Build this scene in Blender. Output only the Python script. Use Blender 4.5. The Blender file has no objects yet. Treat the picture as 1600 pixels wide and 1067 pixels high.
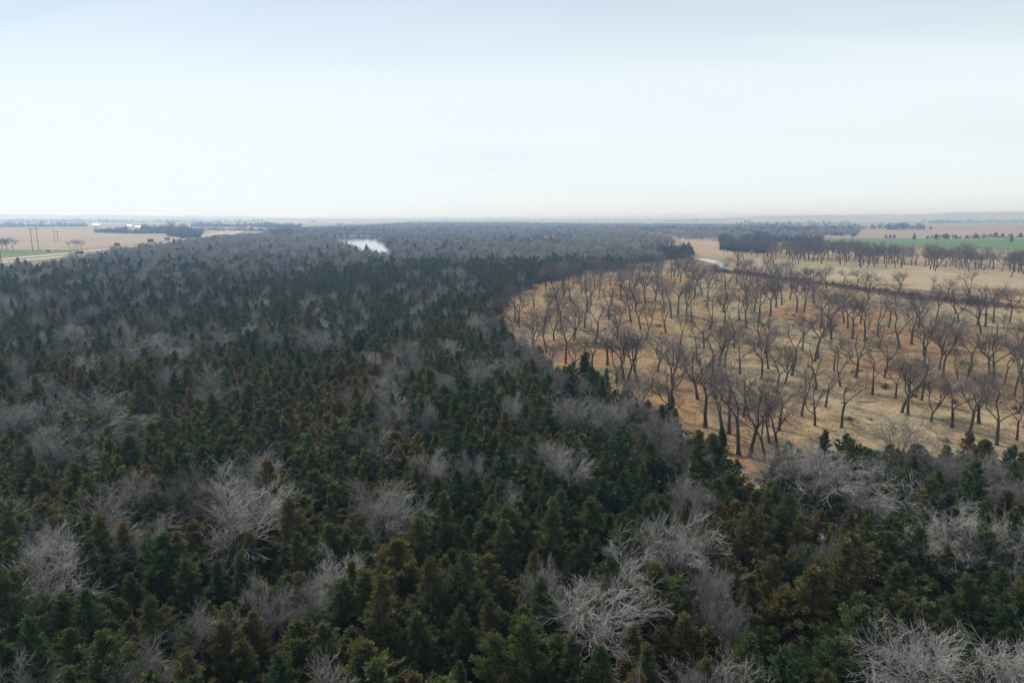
import bpy, math, random
import numpy as np
from mathutils import Vector, noise as mnoise

# ------------------------------------------------------------------ camera, sky, sun, exposure
scene = bpy.context.scene
COL = scene.collection
CAM_H, FPX, HORIZON = 45.0, 1066.7, 338.0
PITCH = math.atan((533.5 - HORIZON) / FPX)

cam_data = bpy.data.cameras.new("camera")
cam_data.sensor_width = 36.0
cam_data.lens = 24.0
cam_data.clip_start = 0.5
cam_data.clip_end = 90000.0
cam = bpy.data.objects.new("camera", cam_data)
cam.location = (0, 0, CAM_H)
cam.rotation_euler = (math.pi / 2 - PITCH, 0, 0)
COL.objects.link(cam)
scene.camera = cam

SUN_EL, SUN_AZ = math.radians(44), math.radians(-40)      # azimuth from +Y (view direction), negative = to the left
SUN_DIR = Vector((math.sin(SUN_AZ) * math.cos(SUN_EL), math.cos(SUN_AZ) * math.cos(SUN_EL), math.sin(SUN_EL)))
sun_data = bpy.data.lights.new("sun", "SUN")
sun_data.energy = 4.8
sun_data.angle = math.radians(1.5)
sun_data.color = (1.0, 0.965, 0.91)
sun = bpy.data.objects.new("sun", sun_data)
sun.rotation_euler = (-SUN_DIR).to_track_quat('-Z', 'Y').to_euler()
sun.location = SUN_DIR * 300
COL.objects.link(sun)

world = bpy.data.worlds.new("World")
scene.world = world
world.use_nodes = True
wn, wl = world.node_tree.nodes, world.node_tree.links
bg = wn["Background"]
sky = wn.new("ShaderNodeTexSky")
sky.sky_type = 'NISHITA'
sky.sun_disc = False
sky.sun_elevation = SUN_EL
sky.sun_rotation = SUN_AZ
sky.altitude = 600
sky.air_density = 1.0
sky.dust_density = 0.6
sky.ozone_density = 0.3
# thin cirrus veil over the whole sky, laid out on a flat high layer
tc = wn.new("ShaderNodeTexCoord")
sep = wn.new("ShaderNodeSeparateXYZ"); wl.new(tc.outputs["Generated"], sep.inputs[0])
zz = wn.new("ShaderNodeMath"); zz.operation = 'MAXIMUM'; wl.new(sep.outputs["Z"], zz.inputs[0]); zz.inputs[1].default_value = 0.0
za = wn.new("ShaderNodeMath"); za.operation = 'ADD'; wl.new(zz.outputs[0], za.inputs[0]); za.inputs[1].default_value = 0.10
dx = wn.new("ShaderNodeMath"); dx.operation = 'DIVIDE'; wl.new(sep.outputs["X"], dx.inputs[0]); wl.new(za.outputs[0], dx.inputs[1])
dy = wn.new("ShaderNodeMath"); dy.operation = 'DIVIDE'; wl.new(sep.outputs["Y"], dy.inputs[0]); wl.new(za.outputs[0], dy.inputs[1])
cmb = wn.new("ShaderNodeCombineXYZ"); wl.new(dx.outputs[0], cmb.inputs[0]); wl.new(dy.outputs[0], cmb.inputs[1])
mp = wn.new("ShaderNodeMapping"); wl.new(cmb.outputs[0], mp.inputs[0])
mp.inputs["Rotation"].default_value = (0, 0, math.radians(20)); mp.inputs["Scale"].default_value = (0.22, 0.75, 1)
mp.inputs["Location"].default_value = (3.1, 1.7, 0)
cn = wn.new("ShaderNodeTexNoise"); wl.new(mp.outputs[0], cn.inputs["Vector"])
cn.inputs["Scale"].default_value = 1.1; cn.inputs["Detail"].default_value = 5; cn.inputs["Roughness"].default_value = 0.42
cn.inputs["Distortion"].default_value = 0.5
cr = wn.new("ShaderNodeMapRange"); wl.new(cn.outputs["Fac"], cr.inputs[0])
cr.inputs[1].default_value = 0.30; cr.inputs[2].default_value = 0.70
cr.inputs[3].default_value = 0.18; cr.inputs[4].default_value = 0.72       # optical depth of the veil seen straight up
zs = wn.new("ShaderNodeMath"); zs.operation = 'ADD'; wl.new(zz.outputs[0], zs.inputs[0]); zs.inputs[1].default_value = 0.05
sl = wn.new("ShaderNodeMath"); sl.operation = 'DIVIDE'; wl.new(cr.outputs[0], sl.inputs[0]); wl.new(zs.outputs[0], sl.inputs[1])
ng = wn.new("ShaderNodeMath"); ng.operation = 'MULTIPLY'; wl.new(sl.outputs[0], ng.inputs[0]); ng.inputs[1].default_value = -1.0
ex = wn.new("ShaderNodeMath"); ex.operation = 'EXPONENT'; wl.new(ng.outputs[0], ex.inputs[0])
fc = wn.new("ShaderNodeMath"); fc.operation = 'SUBTRACT'; fc.inputs[0].default_value = 1.0; wl.new(ex.outputs[0], fc.inputs[1])
mixs = wn.new("ShaderNodeMix"); mixs.data_type = 'RGBA'
wl.new(fc.outputs[0], mixs.inputs[0]); wl.new(sky.outputs[0], mixs.inputs[6])
mixs.inputs[7].default_value = (8.85, 9.8, 10.25, 1)
wl.new(mixs.outputs[2], bg.inputs["Color"])
bg.inputs["Strength"].default_value = 0.10

scene.view_settings.view_transform = 'Standard'
scene.view_settings.look = 'None'
scene.view_settings.exposure = 0.0
scene.view_settings.gamma = 1.0
scene.view_settings.use_curve_mapping = False
scene.render.engine = 'CYCLES'
scene.cycles.max_bounces = 4
scene.cycles.diffuse_bounces = 2
scene.cycles.glossy_bounces = 2
scene.cycles.transmission_bounces = 2
scene.cycles.volume_bounces = 0
scene.cycles.use_denoising = True

# ------------------------------------------------------------------ helpers
rng = np.random.default_rng(7)
rnd = random.Random(11)
CP, SP = math.cos(PITCH), math.sin(PITCH)

def at(u, v, z=0.0):
    """point of the place, at height z, that the photograph shows at pixel (u, v)"""
    a, b = (u - 800.0) / FPX, -(v - 533.5) / FPX
    d = (a, CP + b * SP, -SP + b * CP)
    t = (z - CAM_H) / d[2]
    return np.array((d[0] * t, d[1] * t))

def px(x, y, z=0.0):
    """pixel at which a point of the place shows (used for choosing and describing things only)"""
    zc = y * CP - (z - CAM_H) * SP
    yc = y * SP + (z - CAM_H) * CP
    return 800 + FPX * x / np.maximum(zc, 1e-3), 533.5 - FPX * yc / np.maximum(zc, 1e-3)

def top_z(x, y, v):
    """height over (x, y) that shows at image row v"""
    b = -(v - 533.5) / FPX
    # yc = b * zc
    # y*SP + h*CP = b*(y*CP - h*SP), h = z - CAM_H
    h = (b * y * CP - y * SP) / (CP + b * SP)
    return h + CAM_H

def ground_h(x, y):
    r = math.hypot(x, y)
    k = max(0.0, min(1.0, (620 - r) / 120)) * max(0.0, min(1.0, (r - 30) / 60))
    if k <= 0: return 0.0
    return k * (0.75 * mnoise.noise((x / 33.0, y / 33.0, 0.3)) + 0.28 * mnoise.noise((x / 11.0, y / 11.0, 4.3)))

def inside(pts, poly):
    x, y = pts[:, 0], pts[:, 1]
    res = np.zeros(len(pts), bool)
    n = len(poly)
    j = n - 1
    for i in range(n):
        xi, yi = poly[i]; xj, yj = poly[j]
        c = (yi > y) != (yj > y)
        with np.errstate(divide='ignore', invalid='ignore'):
            xx = (xj - xi) * (y - yi) / ((yj - yi) if yj != yi else 1e-9) + xi
        res ^= c & (x < xx)
        j = i
    return res

def mesh_np(name, verts, faces, mats=(), smooth=False, attrs=None, mat_idx=None):
    """mesh from numpy arrays; faces (n,3) or (n,4)"""
    me = bpy.data.meshes.new(name)
    nv, (nf, k) = len(verts), faces.shape
    me.vertices.add(nv); me.vertices.foreach_set("co", np.ascontiguousarray(verts, dtype=np.float32).ravel())
    me.loops.add(nf * k); me.loops.foreach_set("vertex_index", np.ascontiguousarray(faces, dtype=np.int32).ravel())
    me.polygons.add(nf)
    me.polygons.foreach_set("loop_start", np.arange(0, nf * k, k, dtype=np.int32))
    me.polygons.foreach_set("loop_total", np.full(nf, k, dtype=np.int32))
    if smooth: me.polygons.foreach_set("use_smooth", np.ones(nf, bool))
    for m in mats: me.materials.append(m)
    if mat_idx is not None: me.polygons.foreach_set("material_index", np.asarray(mat_idx, np.int32))
    me.update(calc_edges=True)
    for an, av in (attrs or {}).items():
        a = me.attributes.new(an, 'FLOAT', 'POINT'); a.data.foreach_set("value", np.asarray(av, np.float32))
    return me

def tag(o, label=None, cat=None, group=None, kind=None):
    if label: o["label"] = label
    if cat: o["category"] = cat
    if group: o["group"] = group
    if kind: o["kind"] = kind
    return o

def link(name, me, parent=None, loc=None, rot=None):
    o = bpy.data.objects.new(name, me); COL.objects.link(o)
    if parent is not None: o.parent = parent
    if loc is not None: o.location = loc
    if rot is not None: o.rotation_euler = rot
    return o

def empty(name, loc, rz=0.0, scl=None):
    o = bpy.data.objects.new(name, None); COL.objects.link(o)
    o.empty_display_size = 0.5
    o.location = loc; o.rotation_euler = (0, 0, rz)
    if scl is not None: o.scale = scl
    return o

class MB:
    """collects boxes, prisms and cylinders into one mesh"""
    def __init__(s): s.v, s.f = [], []
    def box(s, c, d, rz=0.0):
        n = len(s.v); cx, cy, cz = c; hx, hy, hz = d[0] / 2, d[1] / 2, d[2] / 2
        ca, sa = math.cos(rz), math.sin(rz)
        for z in (-hz, hz):
            for x, y in ((-hx, -hy), (hx, -hy), (hx, hy), (-hx, hy)):
                s.v.append((cx + x * ca - y * sa, cy + x * sa + y * ca, cz + z))
        s.f += [(n + 3, n + 2, n + 1, n), (n + 4, n + 5, n + 6, n + 7)] + [(n + i, n + (i + 1) % 4, n + 4 + (i + 1) % 4, n + 4 + i) for i in range(4)]
        return s
    def cyl(s, a, b, r0, r1=None, k=8):
        r1 = r0 if r1 is None else r1
        a, b = Vector(a), Vector(b); d = (b - a).normalized()
        u = d.orthogonal().normalized(); w = d.cross(u); n = len(s.v)
        for p, r in ((a, r0), (b, r1)):
            for i in range(k):
                t = 2 * math.pi * i / k
                s.v.append(tuple(p + u * (r * math.cos(t)) + w * (r * math.sin(t))))
        s.f += [(n + i, n + (i + 1) % k, n + k + (i + 1) % k, n + k + i) for i in range(k)]
        s.f += [tuple(n + i for i in reversed(range(k))), tuple(n + k + i for i in range(k))]
        return s
    def prism(s, prof, x0, x1):
        """profile in (y, z), run along x"""
        n, k = len(s.v), len(prof)
        for x in (x0, x1):
            for y, z in prof: s.v.append((x, y, z))
        s.f += [(n + i, n + (i + 1) % k, n + k + (i + 1) % k, n + k + i) for i in range(k)]
        s.f += [tuple(n + i for i in reversed(range(k))), tuple(n + k + i for i in range(k))]
        return s
    def mesh(s, name, mat):
        me = bpy.data.meshes.new(name); me.from_pydata(s.v, [], s.f); me.materials.append(mat); me.update(); return me
    def build(s, name, mat, parent=None, loc=None):
        return link(name, s.mesh(name, mat), parent, loc)

# ------------------------------------------------------------------ materials
def new_mat(name):
    m = bpy.data.materials.new(name); m.use_nodes = True
    nt = m.node_tree; b = nt.nodes["Principled BSDF"]
    b.inputs["Specular IOR Level"].default_value = 0.15
    b.inputs["Roughness"].default_value = 0.85
    return m, nt, b

def ramp(nt, fac, stops, interp='LINEAR'):
    r = nt.nodes.new("ShaderNodeValToRGB"); r.color_ramp.interpolation = interp
    e = r.color_ramp.elements
    while len(e) < len(stops): e.new(0.5)
    for el, (p, c) in zip(e, stops): el.position = p; el.color = (*c, 1)
    nt.links.new(fac, r.inputs[0]); return r.outputs[0]

def noise_node(nt, scale, detail=4, rough=0.55, vec=None, dist=0.0):
    n = nt.nodes.new("ShaderNodeTexNoise")
    n.inputs["Scale"].default_value = scale; n.inputs["Detail"].default_value = detail
    n.inputs["Roughness"].default_value = rough; n.inputs["Distortion"].default_value = dist
    if vec is not None: nt.links.new(vec, n.inputs["Vector"])
    return n.outputs["Fac"]

def mixc(nt, fac, a, b, mode='MIX'):
    m = nt.nodes.new("ShaderNodeMix"); m.data_type = 'RGBA'; m.blend_type = mode
    for sock, val in ((m.inputs[0], fac), (m.inputs[6], a), (m.inputs[7], b)):
        if isinstance(val, (int, float)): sock.default_value = val
        elif isinstance(val, tuple): sock.default_value = (*val, 1)
        else: nt.links.new(val, sock)
    return m.outputs[2]

def objpos(nt, sx=1.0, sy=1.0, rz=0.0):
    g = nt.nodes.new("ShaderNodeNewGeometry")
    m = nt.nodes.new("ShaderNodeMapping"); nt.links.new(g.outputs["Position"], m.inputs[0])
    m.inputs["Scale"].default_value = (sx, sy, 1); m.inputs["Rotation"].default_value = (0, 0, rz)
    return m.outputs[0]

def attr(nt, name, typ='GEOMETRY'):
    a = nt.nodes.new("ShaderNodeAttribute"); a.attribute_name = name; a.attribute_type = typ
    return a.outputs["Fac"]

def bump(nt, b, h, strength, dist):
    n = nt.nodes.new("ShaderNodeBump"); n.inputs["Strength"].default_value = strength; n.inputs["Distance"].default_value = dist
    nt.links.new(h, n.inputs["Height"]); nt.links.new(n.outputs[0], b.inputs["Normal"])

def plain(name, col, rough=0.7, spec=0.3, metal=0.0, var=0.15, scale=2.0):
    m, nt, b = new_mat(name)
    f = noise_node(nt, scale, 4, vec=objpos(nt))
    c = ramp(nt, f, [(0.3, tuple(x * (1 - var) for x in col)), (0.7, tuple(min(1, x * (1 + var)) for x in col))])
    nt.links.new(c, b.inputs["Base Color"])
    b.inputs["Roughness"].default_value = rough; b.inputs["Specular IOR Level"].default_value = spec; b.inputs["Metallic"].default_value = metal
    return m

def foliage_mat():
    m, nt, b = new_mat("cedar_foliage")
    tone = attr(nt, "tone", 'INSTANCER'); var = attr(nt, "var")
    c = ramp(nt, tone, [(0.0, (0.036, 0.068, 0.034)), (0.35, (0.056, 0.088, 0.034)), (0.62, (0.094, 0.100, 0.036)),
                        (0.82, (0.122, 0.098, 0.040)), (1.0, (0.150, 0.095, 0.042))])
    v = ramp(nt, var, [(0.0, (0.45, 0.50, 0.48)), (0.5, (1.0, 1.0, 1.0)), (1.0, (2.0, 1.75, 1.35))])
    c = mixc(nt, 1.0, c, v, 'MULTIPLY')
    nt.links.new(c, b.inputs["Base Color"])
    b.inputs["Roughness"].default_value = 0.7
    t = nt.nodes.new("ShaderNodeBsdfTranslucent"); nt.links.new(c, t.inputs[0])
    ms = nt.nodes.new("ShaderNodeMixShader"); ms.inputs[0].default_value = 0.36
    nt.links.new(b.outputs[0], ms.inputs[1]); nt.links.new(t.outputs[0], ms.inputs[2])
    nt.links.new(ms.outputs[0], nt.nodes["Material Output"].inputs[0])
    return m

def twig_mat():
    m, nt, b = new_mat("twig_bark")
    tone = attr(nt, "tone", 'INSTANCER')
    c = ramp(nt, tone, [(0.0, (0.082, 0.071, 0.066)), (0.5, (0.165, 0.150, 0.145)), (1.0, (0.40, 0.39, 0.375))])
    c = mixc(nt, 1.0, c, ramp(nt, attr(nt, "fine"), [(0.0, (0.50, 0.48, 0.46)), (1.0, (1.08, 1.08, 1.08))]), 'MULTIPLY')
    f = noise_node(nt, 1.5, 3, vec=objpos(nt))
    v = ramp(nt, f, [(0.3, (0.8, 0.8, 0.8)), (0.7, (1.2, 1.17, 1.12))])
    nt.links.new(mixc(nt, 1.0, c, v, 'MULTIPLY'), b.inputs["Base Color"])
    return m

def bark_mat():
    m, nt, b = new_mat("trunk_bark")
    tone = attr(nt, "tone", 'INSTANCER')
    c = ramp(nt, tone, [(0.0, (0.070, 0.058, 0.050)), (0.5, (0.120, 0.105, 0.093)), (1.0, (0.27, 0.255, 0.24))])
    f = noise_node(nt, 6.0, 5, vec=objpos(nt, 1.0, 1.0))
    v = ramp(nt, f, [(0.3, (0.6, 0.6, 0.6)), (0.7, (1.3, 1.27, 1.22))])
    nt.links.new(mixc(nt, 1.0, c, v, 'MULTIPLY'), b.inputs["Base Color"])
    bump(nt, b, f, 0.6, 0.03)
    return m

def ground_mat():
    """dry prairie: rust little bluestem, straw brome, bare litter, some early green"""
    m, nt, b = new_mat("dry_prairie")
    p = objpos(nt); ps = objpos(nt, 1.0, 0.55, 0.35)
    big = noise_node(nt, 0.016, 5, 0.6, ps, 0.4); mid = noise_node(nt, 0.07, 6, 0.62, ps, 0.3)
    fine = noise_node(nt, 0.9, 6, 0.7, p); grn = noise_node(nt, 0.028, 4, 0.6, objpos(nt, 1, 1, 1.0))
    c = ramp(nt, mid, [(0.32, (0.165, 0.135, 0.105)), (0.44, (0.25, 0.19, 0.12)), (0.55, (0.315, 0.245, 0.148)), (0.68, (0.235, 0.205, 0.155))])
    rust = ramp(nt, big, [(0.42, (0, 0, 0)), (0.56, (1, 1, 1))])
    c = mixc(nt, rust, c, mixc(nt, mid, (0.195, 0.118, 0.066), (0.32, 0.19, 0.095)))
    gm = ramp(nt, grn, [(0.50, (0, 0, 0)), (0.64, (0.65, 0.65, 0.65))])
    c = mixc(nt, gm, c, (0.22, 0.20, 0.09))
    lit = ramp(nt, noise_node(nt, 0.22, 6, 0.68, objpos(nt, 1.0, 0.5, -0.2), 0.6), [(0.34, (0.48, 0.46, 0.46)), (0.52, (1.0, 1.0, 1.0)), (0.70, (1.16, 1.12, 1.04))])
    c = mixc(nt, 1.0, c, lit, 'MULTIPLY')
    v = ramp(nt, fine, [(0.25, (0.55, 0.54, 0.53)), (0.5, (1.0, 1.0, 1.0)), (0.75, (1.3, 1.27, 1.2))])
    c = mixc(nt, 1.0, c, v, 'MULTIPLY')
    nt.links.new(c, b.inputs["Base Color"]); b.inputs["Roughness"].default_value = 0.95
    b.inputs["Specular IOR Level"].default_value = 0.03
    bump(nt, b, fine, 0.8, 0.25)
    return m

def field_mat(name, a, bcol, ccol=None, rz=0.0, stretch=6.0, scale=0.02):
    m, nt, b = new_mat(name)
    f = noise_node(nt, scale, 5, 0.6, objpos(nt, 1.0, 1.0 / stretch, rz), 0.3)
    g = noise_node(nt, scale * 0.4, 4, 0.6, objpos(nt, 1.0, 0.6, rz + 0.5), 0.3)
    c = ramp(nt, f, [(0.32, a), (0.68, bcol)])
    if ccol: c = mixc(nt, ramp(nt, g, [(0.55, (0, 0, 0)), (0.66, (1, 1, 1))]), c, ccol)
    v = ramp(nt, noise_node(nt, 0.35, 5, 0.7, objpos(nt, 1, 0.4, rz)), [(0.3, (0.8, 0.8, 0.8)), (0.7, (1.15, 1.15, 1.15))])
    nt.links.new(mixc(nt, 1.0, c, v, 'MULTIPLY'), b.inputs["Base Color"])
    b.inputs["Roughness"].default_value = 0.95; b.inputs["Specular IOR Level"].default_value = 0.03
    return m

def water_mat():
    m, nt, b = new_mat("river_water")
    b.inputs["Base Color"].default_value = (0.05, 0.07, 0.08, 1); b.inputs["Roughness"].default_value = 0.07
    b.inputs["Specular IOR Level"].default_value = 0.5; b.inputs["IOR"].default_value = 1.33
    bump(nt, b, noise_node(nt, 0.25, 4, 0.6, objpos(nt, 1, 0.5)), 0.05, 0.15)
    return m

M_FOL, M_TWIG, M_BARK, M_GROUND, M_WATER = foliage_mat(), twig_mat(), bark_mat(), ground_mat(), water_mat()
M_DUFF = field_mat("cedar_duff", (0.045, 0.034, 0.024), (0.085, 0.066, 0.045), (0.12, 0.095, 0.06), 0, 1.5, 0.25)
M_TAN = field_mat("stubble_tan", (0.27, 0.20, 0.135), (0.33, 0.25, 0.17), (0.23, 0.195, 0.125), 0.2)
M_TAN2 = field_mat("stubble_grey", (0.27, 0.21, 0.135), (0.345, 0.27, 0.175), (0.20, 0.215, 0.11), 0.6, 3.0)
M_PINK = field_mat("ploughed_rose", (0.225, 0.175, 0.13), (0.28, 0.22, 0.165), None, 0.1)
M_GREEN = field_mat("winter_wheat", (0.075, 0.135, 0.045), (0.105, 0.165, 0.06), (0.12, 0.15, 0.065), 0.1)
M_OLIVE = field_mat("rough_verge", (0.17, 0.155, 0.085), (0.24, 0.20, 0.12), (0.15, 0.16, 0.075), 0.15)
M_HILL = field_mat("hill_grass", (0.20, 0.18, 0.12), (0.27, 0.23, 0.15), (0.10, 0.11, 0.06), 0.3, 1.2, 0.002)
M_CONC = plain("road_concrete", (0.37, 0.35, 0.315), 0.85, 0.1, 0, 0.12, 0.1)
M_PAINT = plain("road_paint", (0.75, 0.74, 0.70), 0.6, 0.2)
M_WOOD = plain("weathered_wood", (0.13, 0.105, 0.085), 0.9, 0.1)
M_LOG = plain("bleached_log", (0.46, 0.42, 0.37), 0.9, 0.1, 0, 0.25, 3)
M_DARK = plain("dark_panel", (0.045, 0.042, 0.045), 0.7, 0.2)
M_STEEL = plain("galvanised_steel", (0.35, 0.36, 0.37), 0.5, 0.4, 0.6)
M_WHITE = plain("white_enamel", (0.78, 0.78, 0.77), 0.35, 0.5, 0, 0.04)
M_BLUEGREY = plain("pale_blue_enamel", (0.55, 0.63, 0.70), 0.35, 0.5, 0, 0.04)
M_RED = plain("maroon_enamel", (0.16, 0.05, 0.06), 0.35, 0.5, 0, 0.05)
M_GLASS = plain("vehicle_glass", (0.02, 0.025, 0.03), 0.08, 0.5)
M_TYRE = plain("tyre_rubber", (0.02, 0.02, 0.021), 0.85, 0.2)
M_ROOF = plain("white_metal_roof", (0.20, 0.21, 0.21), 0.4, 0.4, 0, 0.06)
M_SIDING = plain("barn_siding", (0.48, 0.45, 0.40), 0.8, 0.2)

# ------------------------------------------------------------------ setting: ground, fields, roads, water, hills
def build_ground():
    radii = [0.0]; r = 12.0
    while r < 34000: radii.append(r); r *= 1.026 if r < 650 else 1.16
    na = 300
    V, F = [(0, 0, ground_h(0, 0))], []
    for r in radii[1:]:
        for i in range(na):
            a = 2 * math.pi * i / na
            x, y = r * math.sin(a), r * math.cos(a)
            V.append((x, y, ground_h(x, y)))
    for i in range(na): F.append((0, 1 + (i + 1) % na, 1 + i, 1 + i))
    F = [(0, 1 + (i + 1) % na, 1 + i) for i in range(na)]
    for k in range(len(radii) - 2):
        o0, o1 = 1 + k * na, 1 + (k + 1) * na
        for i in range(na):
            j = (i + 1) % na
            F.append((o0 + i, o0 + j, o1 + j, o1 + i))
    me = bpy.data.meshes.new("ground"); me.from_pydata(V, [], F); me.materials.append(M_GROUND)
    me.polygons.foreach_set("use_smooth", np.ones(len(F), bool)); me.update()
    # faces up
    me.flip_normals() if me.polygons[10].normal.z < 0 else None
    return tag(link("ground", me), "dry tan and rust prairie ground reaching to the horizon", kind='structure')
build_ground()

def sheet(name, poly, z, mat, label, kind='structure'):
    from mathutils.geometry import tessellate_polygon
    v = [(float(p[0]), float(p[1]), z) for p in poly]
    tris = tessellate_polygon([[Vector(p) for p in v]])
    F = []
    for t in tris:
        a, b, c = (Vector(v[i]) for i in t)
        F.append(tuple(t) if (b - a).cross(c - a).z > 0 else tuple(reversed(t)))
    me = bpy.data.meshes.new(name); me.from_pydata(v, [], F); me.materials.append(mat); me.update()
    return tag(link(name, me), label, kind=kind)

def P(*pp, z=0.0): return [at(u, v, z) for u, v in pp]

# forest outline: tree tops show along this line, so the line is laid out at canopy height
FOREST = P((1900, 712), (1700, 690), (1600, 686), (1480, 690), (1400, 685), (1300, 679), (1250, 698), (1198, 733), (1152, 718), (1110, 684),
           (1062, 634), (960, 598), (862, 558), (803, 520), (776, 480), (790, 447), (835, 427), (905, 414), (1000, 408), (1058, 396), z=8.0) \
    + P((1068, 376), (1010, 358), (930, 350), (800, 347.5), (640, 347.5), (600, 351), (540, 353), (470, 356.5), (448, 359.5), z=8.0) \
    + P((400, 364.6), (310, 373), (230, 384), (160, 394.6), (80, 410), (0, 418), (-150, 436), (-400, 480), z=8.0) \
    + [np.array((-420.0, -60.0)), np.array((300.0, -60.0))]
POND_KEEP = P((512, 372.5), (530, 374), (562, 386.5), (582, 388.5), (606, 389.5), (617, 388), z=11.5) + P((616, 389), (604, 379.5), (602, 377), (594, 373.2), (590, 370.3), (560, 370.1), (520, 370.4), z=0.0)
POND = P((446, 372.4), (470, 371.2), (500, 370.7), (512, 370.1), (540, 370.5), (560, 369.9), (578, 370.2), (588, 370.0), (592, 371.4), (595, 373.6), (603, 376.5), (604, 380), (611, 384), (616, 390), (620, 397), (575, 400), (545, 395), (525, 383), (500, 377.5), (475, 375.5), (450, 374.5))
STREAM = P((1040, 400.5), (1075, 402.0), (1092, 404.0), (1106, 405.0), (1122, 408.2), (1132, 411.6), (1138, 417.0), (1136, 421.0), (1128, 422.0), (1112, 424.5), (1085, 426.5),
           (1085, 425.5), (1110, 423.0), (1124, 420.2), (1127, 418.0), (1121, 414.6), (1110, 410.4), (1096, 407.0), (1075, 404.0), (1040, 402.0))

# duff under the wood, laid on the ground's undulation
def drape(name, poly, rmax, step, dz, mat, label):
    xs = np.arange(-460, 420, step); ys = np.arange(-60, rmax, step)
    X, Y = np.meshgrid(xs, ys); pts = np.stack([X.ravel(), Y.ravel()], 1)
    ok = inside(pts, poly)
    idx = -np.ones(len(pts), int); nx = len(xs)
    quads = []
    okg = ok.reshape(len(ys), nx)
    cell = okg[:-1, :-1] & okg[1:, :-1] & okg[:-1, 1:] & okg[1:, 1:]
    jj, ii = np.nonzero(cell)
    q = np.stack([jj * nx + ii, jj * nx + ii + 1, (jj + 1) * nx + ii + 1, (jj + 1) * nx + ii], 1)
    used = np.unique(q); remap = -np.ones(len(pts), int); remap[used] = np.arange(len(used))
    v = np.array([(x, y, ground_h(x, y) + dz) for x, y in pts[used]])
    me = mesh_np(name, v, remap[q], (mat,), smooth=True)
    return tag(link(name, me), label, kind='structure')
drape("forest_floor", FOREST, 640, 5.0, 0.12, M_DUFF, "dark brown needle litter on the floor of the cedar wood")

FIELDS = [
    ("tan_field", P((-260, 357.5), (120, 358), (300, 357.5), (452, 357.2), (448, 361), (400, 364.5), (318, 370.5), (236, 379), (110, 390.2), (0, 390.6), (-260, 392)), 0.08, M_TAN, "broad tan stubble field beyond the highway"),
    ("green_field", P((-260, 391), (0, 391), (60, 391), (124, 390.8), (112, 394), (60, 397.5), (0, 400.5), (-260, 416)), 0.14, M_GREEN, "narrow green wheat strip beside the highway under the poles"),
    ("verge_field", P((-260, 436), (0, 411), (120, 401), (200, 392.5), (236, 386.5), (236, 392), (200, 400), (120, 414), (0, 430), (-260, 470)), 0.08, M_OLIVE, "rough olive verge between highway and cedar wood"),
    ("stubble_field", P((1150, 402), (1250, 407), (1420, 413), (1600, 423), (1800, 432), (1800, 494), (1600, 470), (1480, 458), (1330, 441), (1220, 428), (1170, 418)), 0.10, M_TAN2, "grey tan stubble field between the creek brush and the tall tree row"),
    ("pale_field", P((1290, 392), (1440, 388), (1600, 393), (1800, 398), (1800, 420), (1600, 413), (1420, 405), (1300, 400)), 0.08, M_TAN, "pale tan field strip behind the tall tree row"),
    ("wheat_field", P((1262, 373.5), (1420, 373.2), (1600, 374.2), (1800, 375), (1800, 398), (1600, 391.5), (1440, 386), (1290, 379)), 0.16, M_GREEN, "long bright green wheat field behind the tall tree row"),
    ("rose_field", P((1330, 361.5), (1600, 361), (1900, 361), (1900, 373.5), (1600, 373), (1420, 372.4), (1290, 372.6), (1250, 370)), 0.10, M_PINK, "rosy brown ploughed field beyond the green wheat"),
    ("hay_field", P((1262, 349.5), (1440, 348), (1900, 348), (1900, 353.5), (1440, 354), (1262, 354)), 0.30, M_OLIVE, "thin olive hay field below the far hills"),
    ("oak_clearing", P((1062, 371), (1130, 369.5), (1124, 384), (1150, 397), (1140, 402), (1100, 400), (1068, 388)), 0.12, M_TAN, "tan clearing beyond the stream bend"),
    ("far_field", P((-260, 347), (130, 346.5), (600, 346.5), (600, 349), (200, 350), (-260, 350)), 0.4, M_TAN2, "far thin tan fields near the horizon"),
]
for nm, poly, z, mat, lab in FIELDS: sheet(nm, poly, z, mat, lab)
sheet("pond_water", POND, 0.20, M_WATER, "bright pond in the wood mirroring the pale sky")
sheet("stream_water", STREAM, 0.20, M_WATER, "bright bend of the stream beyond the open pasture")

def strip(pts, w):
    pts = [Vector((p[0], p[1], 0)) for p in pts]; L, R = [], []
    for i, p in enumerate(pts):
        d = (pts[min(i + 1, len(pts) - 1)] - pts[max(i - 1, 0)]).normalized(); n = Vector((-d.y, d.x, 0)) * (w / 2)
        L.append(p + n); R.append(p - n)
    return L, R

def road(name, pts, w, z, label):
    L, R = strip(pts, w); V, F = [], []
    for l, r in zip(L, R):
        V += [(l.x, l.y, z), (r.x, r.y, z), (l.x, l.y, 0.0), (r.x, r.y, 0.0)]
    for i in range(len(L) - 1):
        a, b = 4 * i, 4 * i + 4
        F += [(a, a + 1, b + 1, b), (a + 2, a, b, b + 2), (a + 1, a + 3, b + 3, b + 1)]
    me = bpy.data.meshes.new(name); me.from_pydata(V, [], F); me.materials.append(M_CONC); me.update()
    o = tag(link(name, me), label, kind='structure')
    mb = MB()
    c = [Vector((p[0], p[1], 0)) for p in pts]
    for a, b in zip(c[:-1], c[1:]):
        d = (b - a); ln = d.length; d.normalize(); rz = math.atan2(d.y, d.x); n = Vector((-d.y, d.x, 0))
        k = 0.0
        while k + 4 < ln:
            q = a + d * (k + 2); mb.box((q.x, q.y, z + 0.006), (3.0, 0.16, 0.008), rz); k += 12.0
        for s in (-1, 1):
            q = (a + b) / 2 + n * (s * (w / 2 - 1.6)); mb.box((q.x, q.y, z + 0.006), (ln, 0.16, 0.008), rz)
    lm = mb.build("lane_markings", M_PAINT, o); tag(lm, kind='stuff')
    return o

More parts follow.
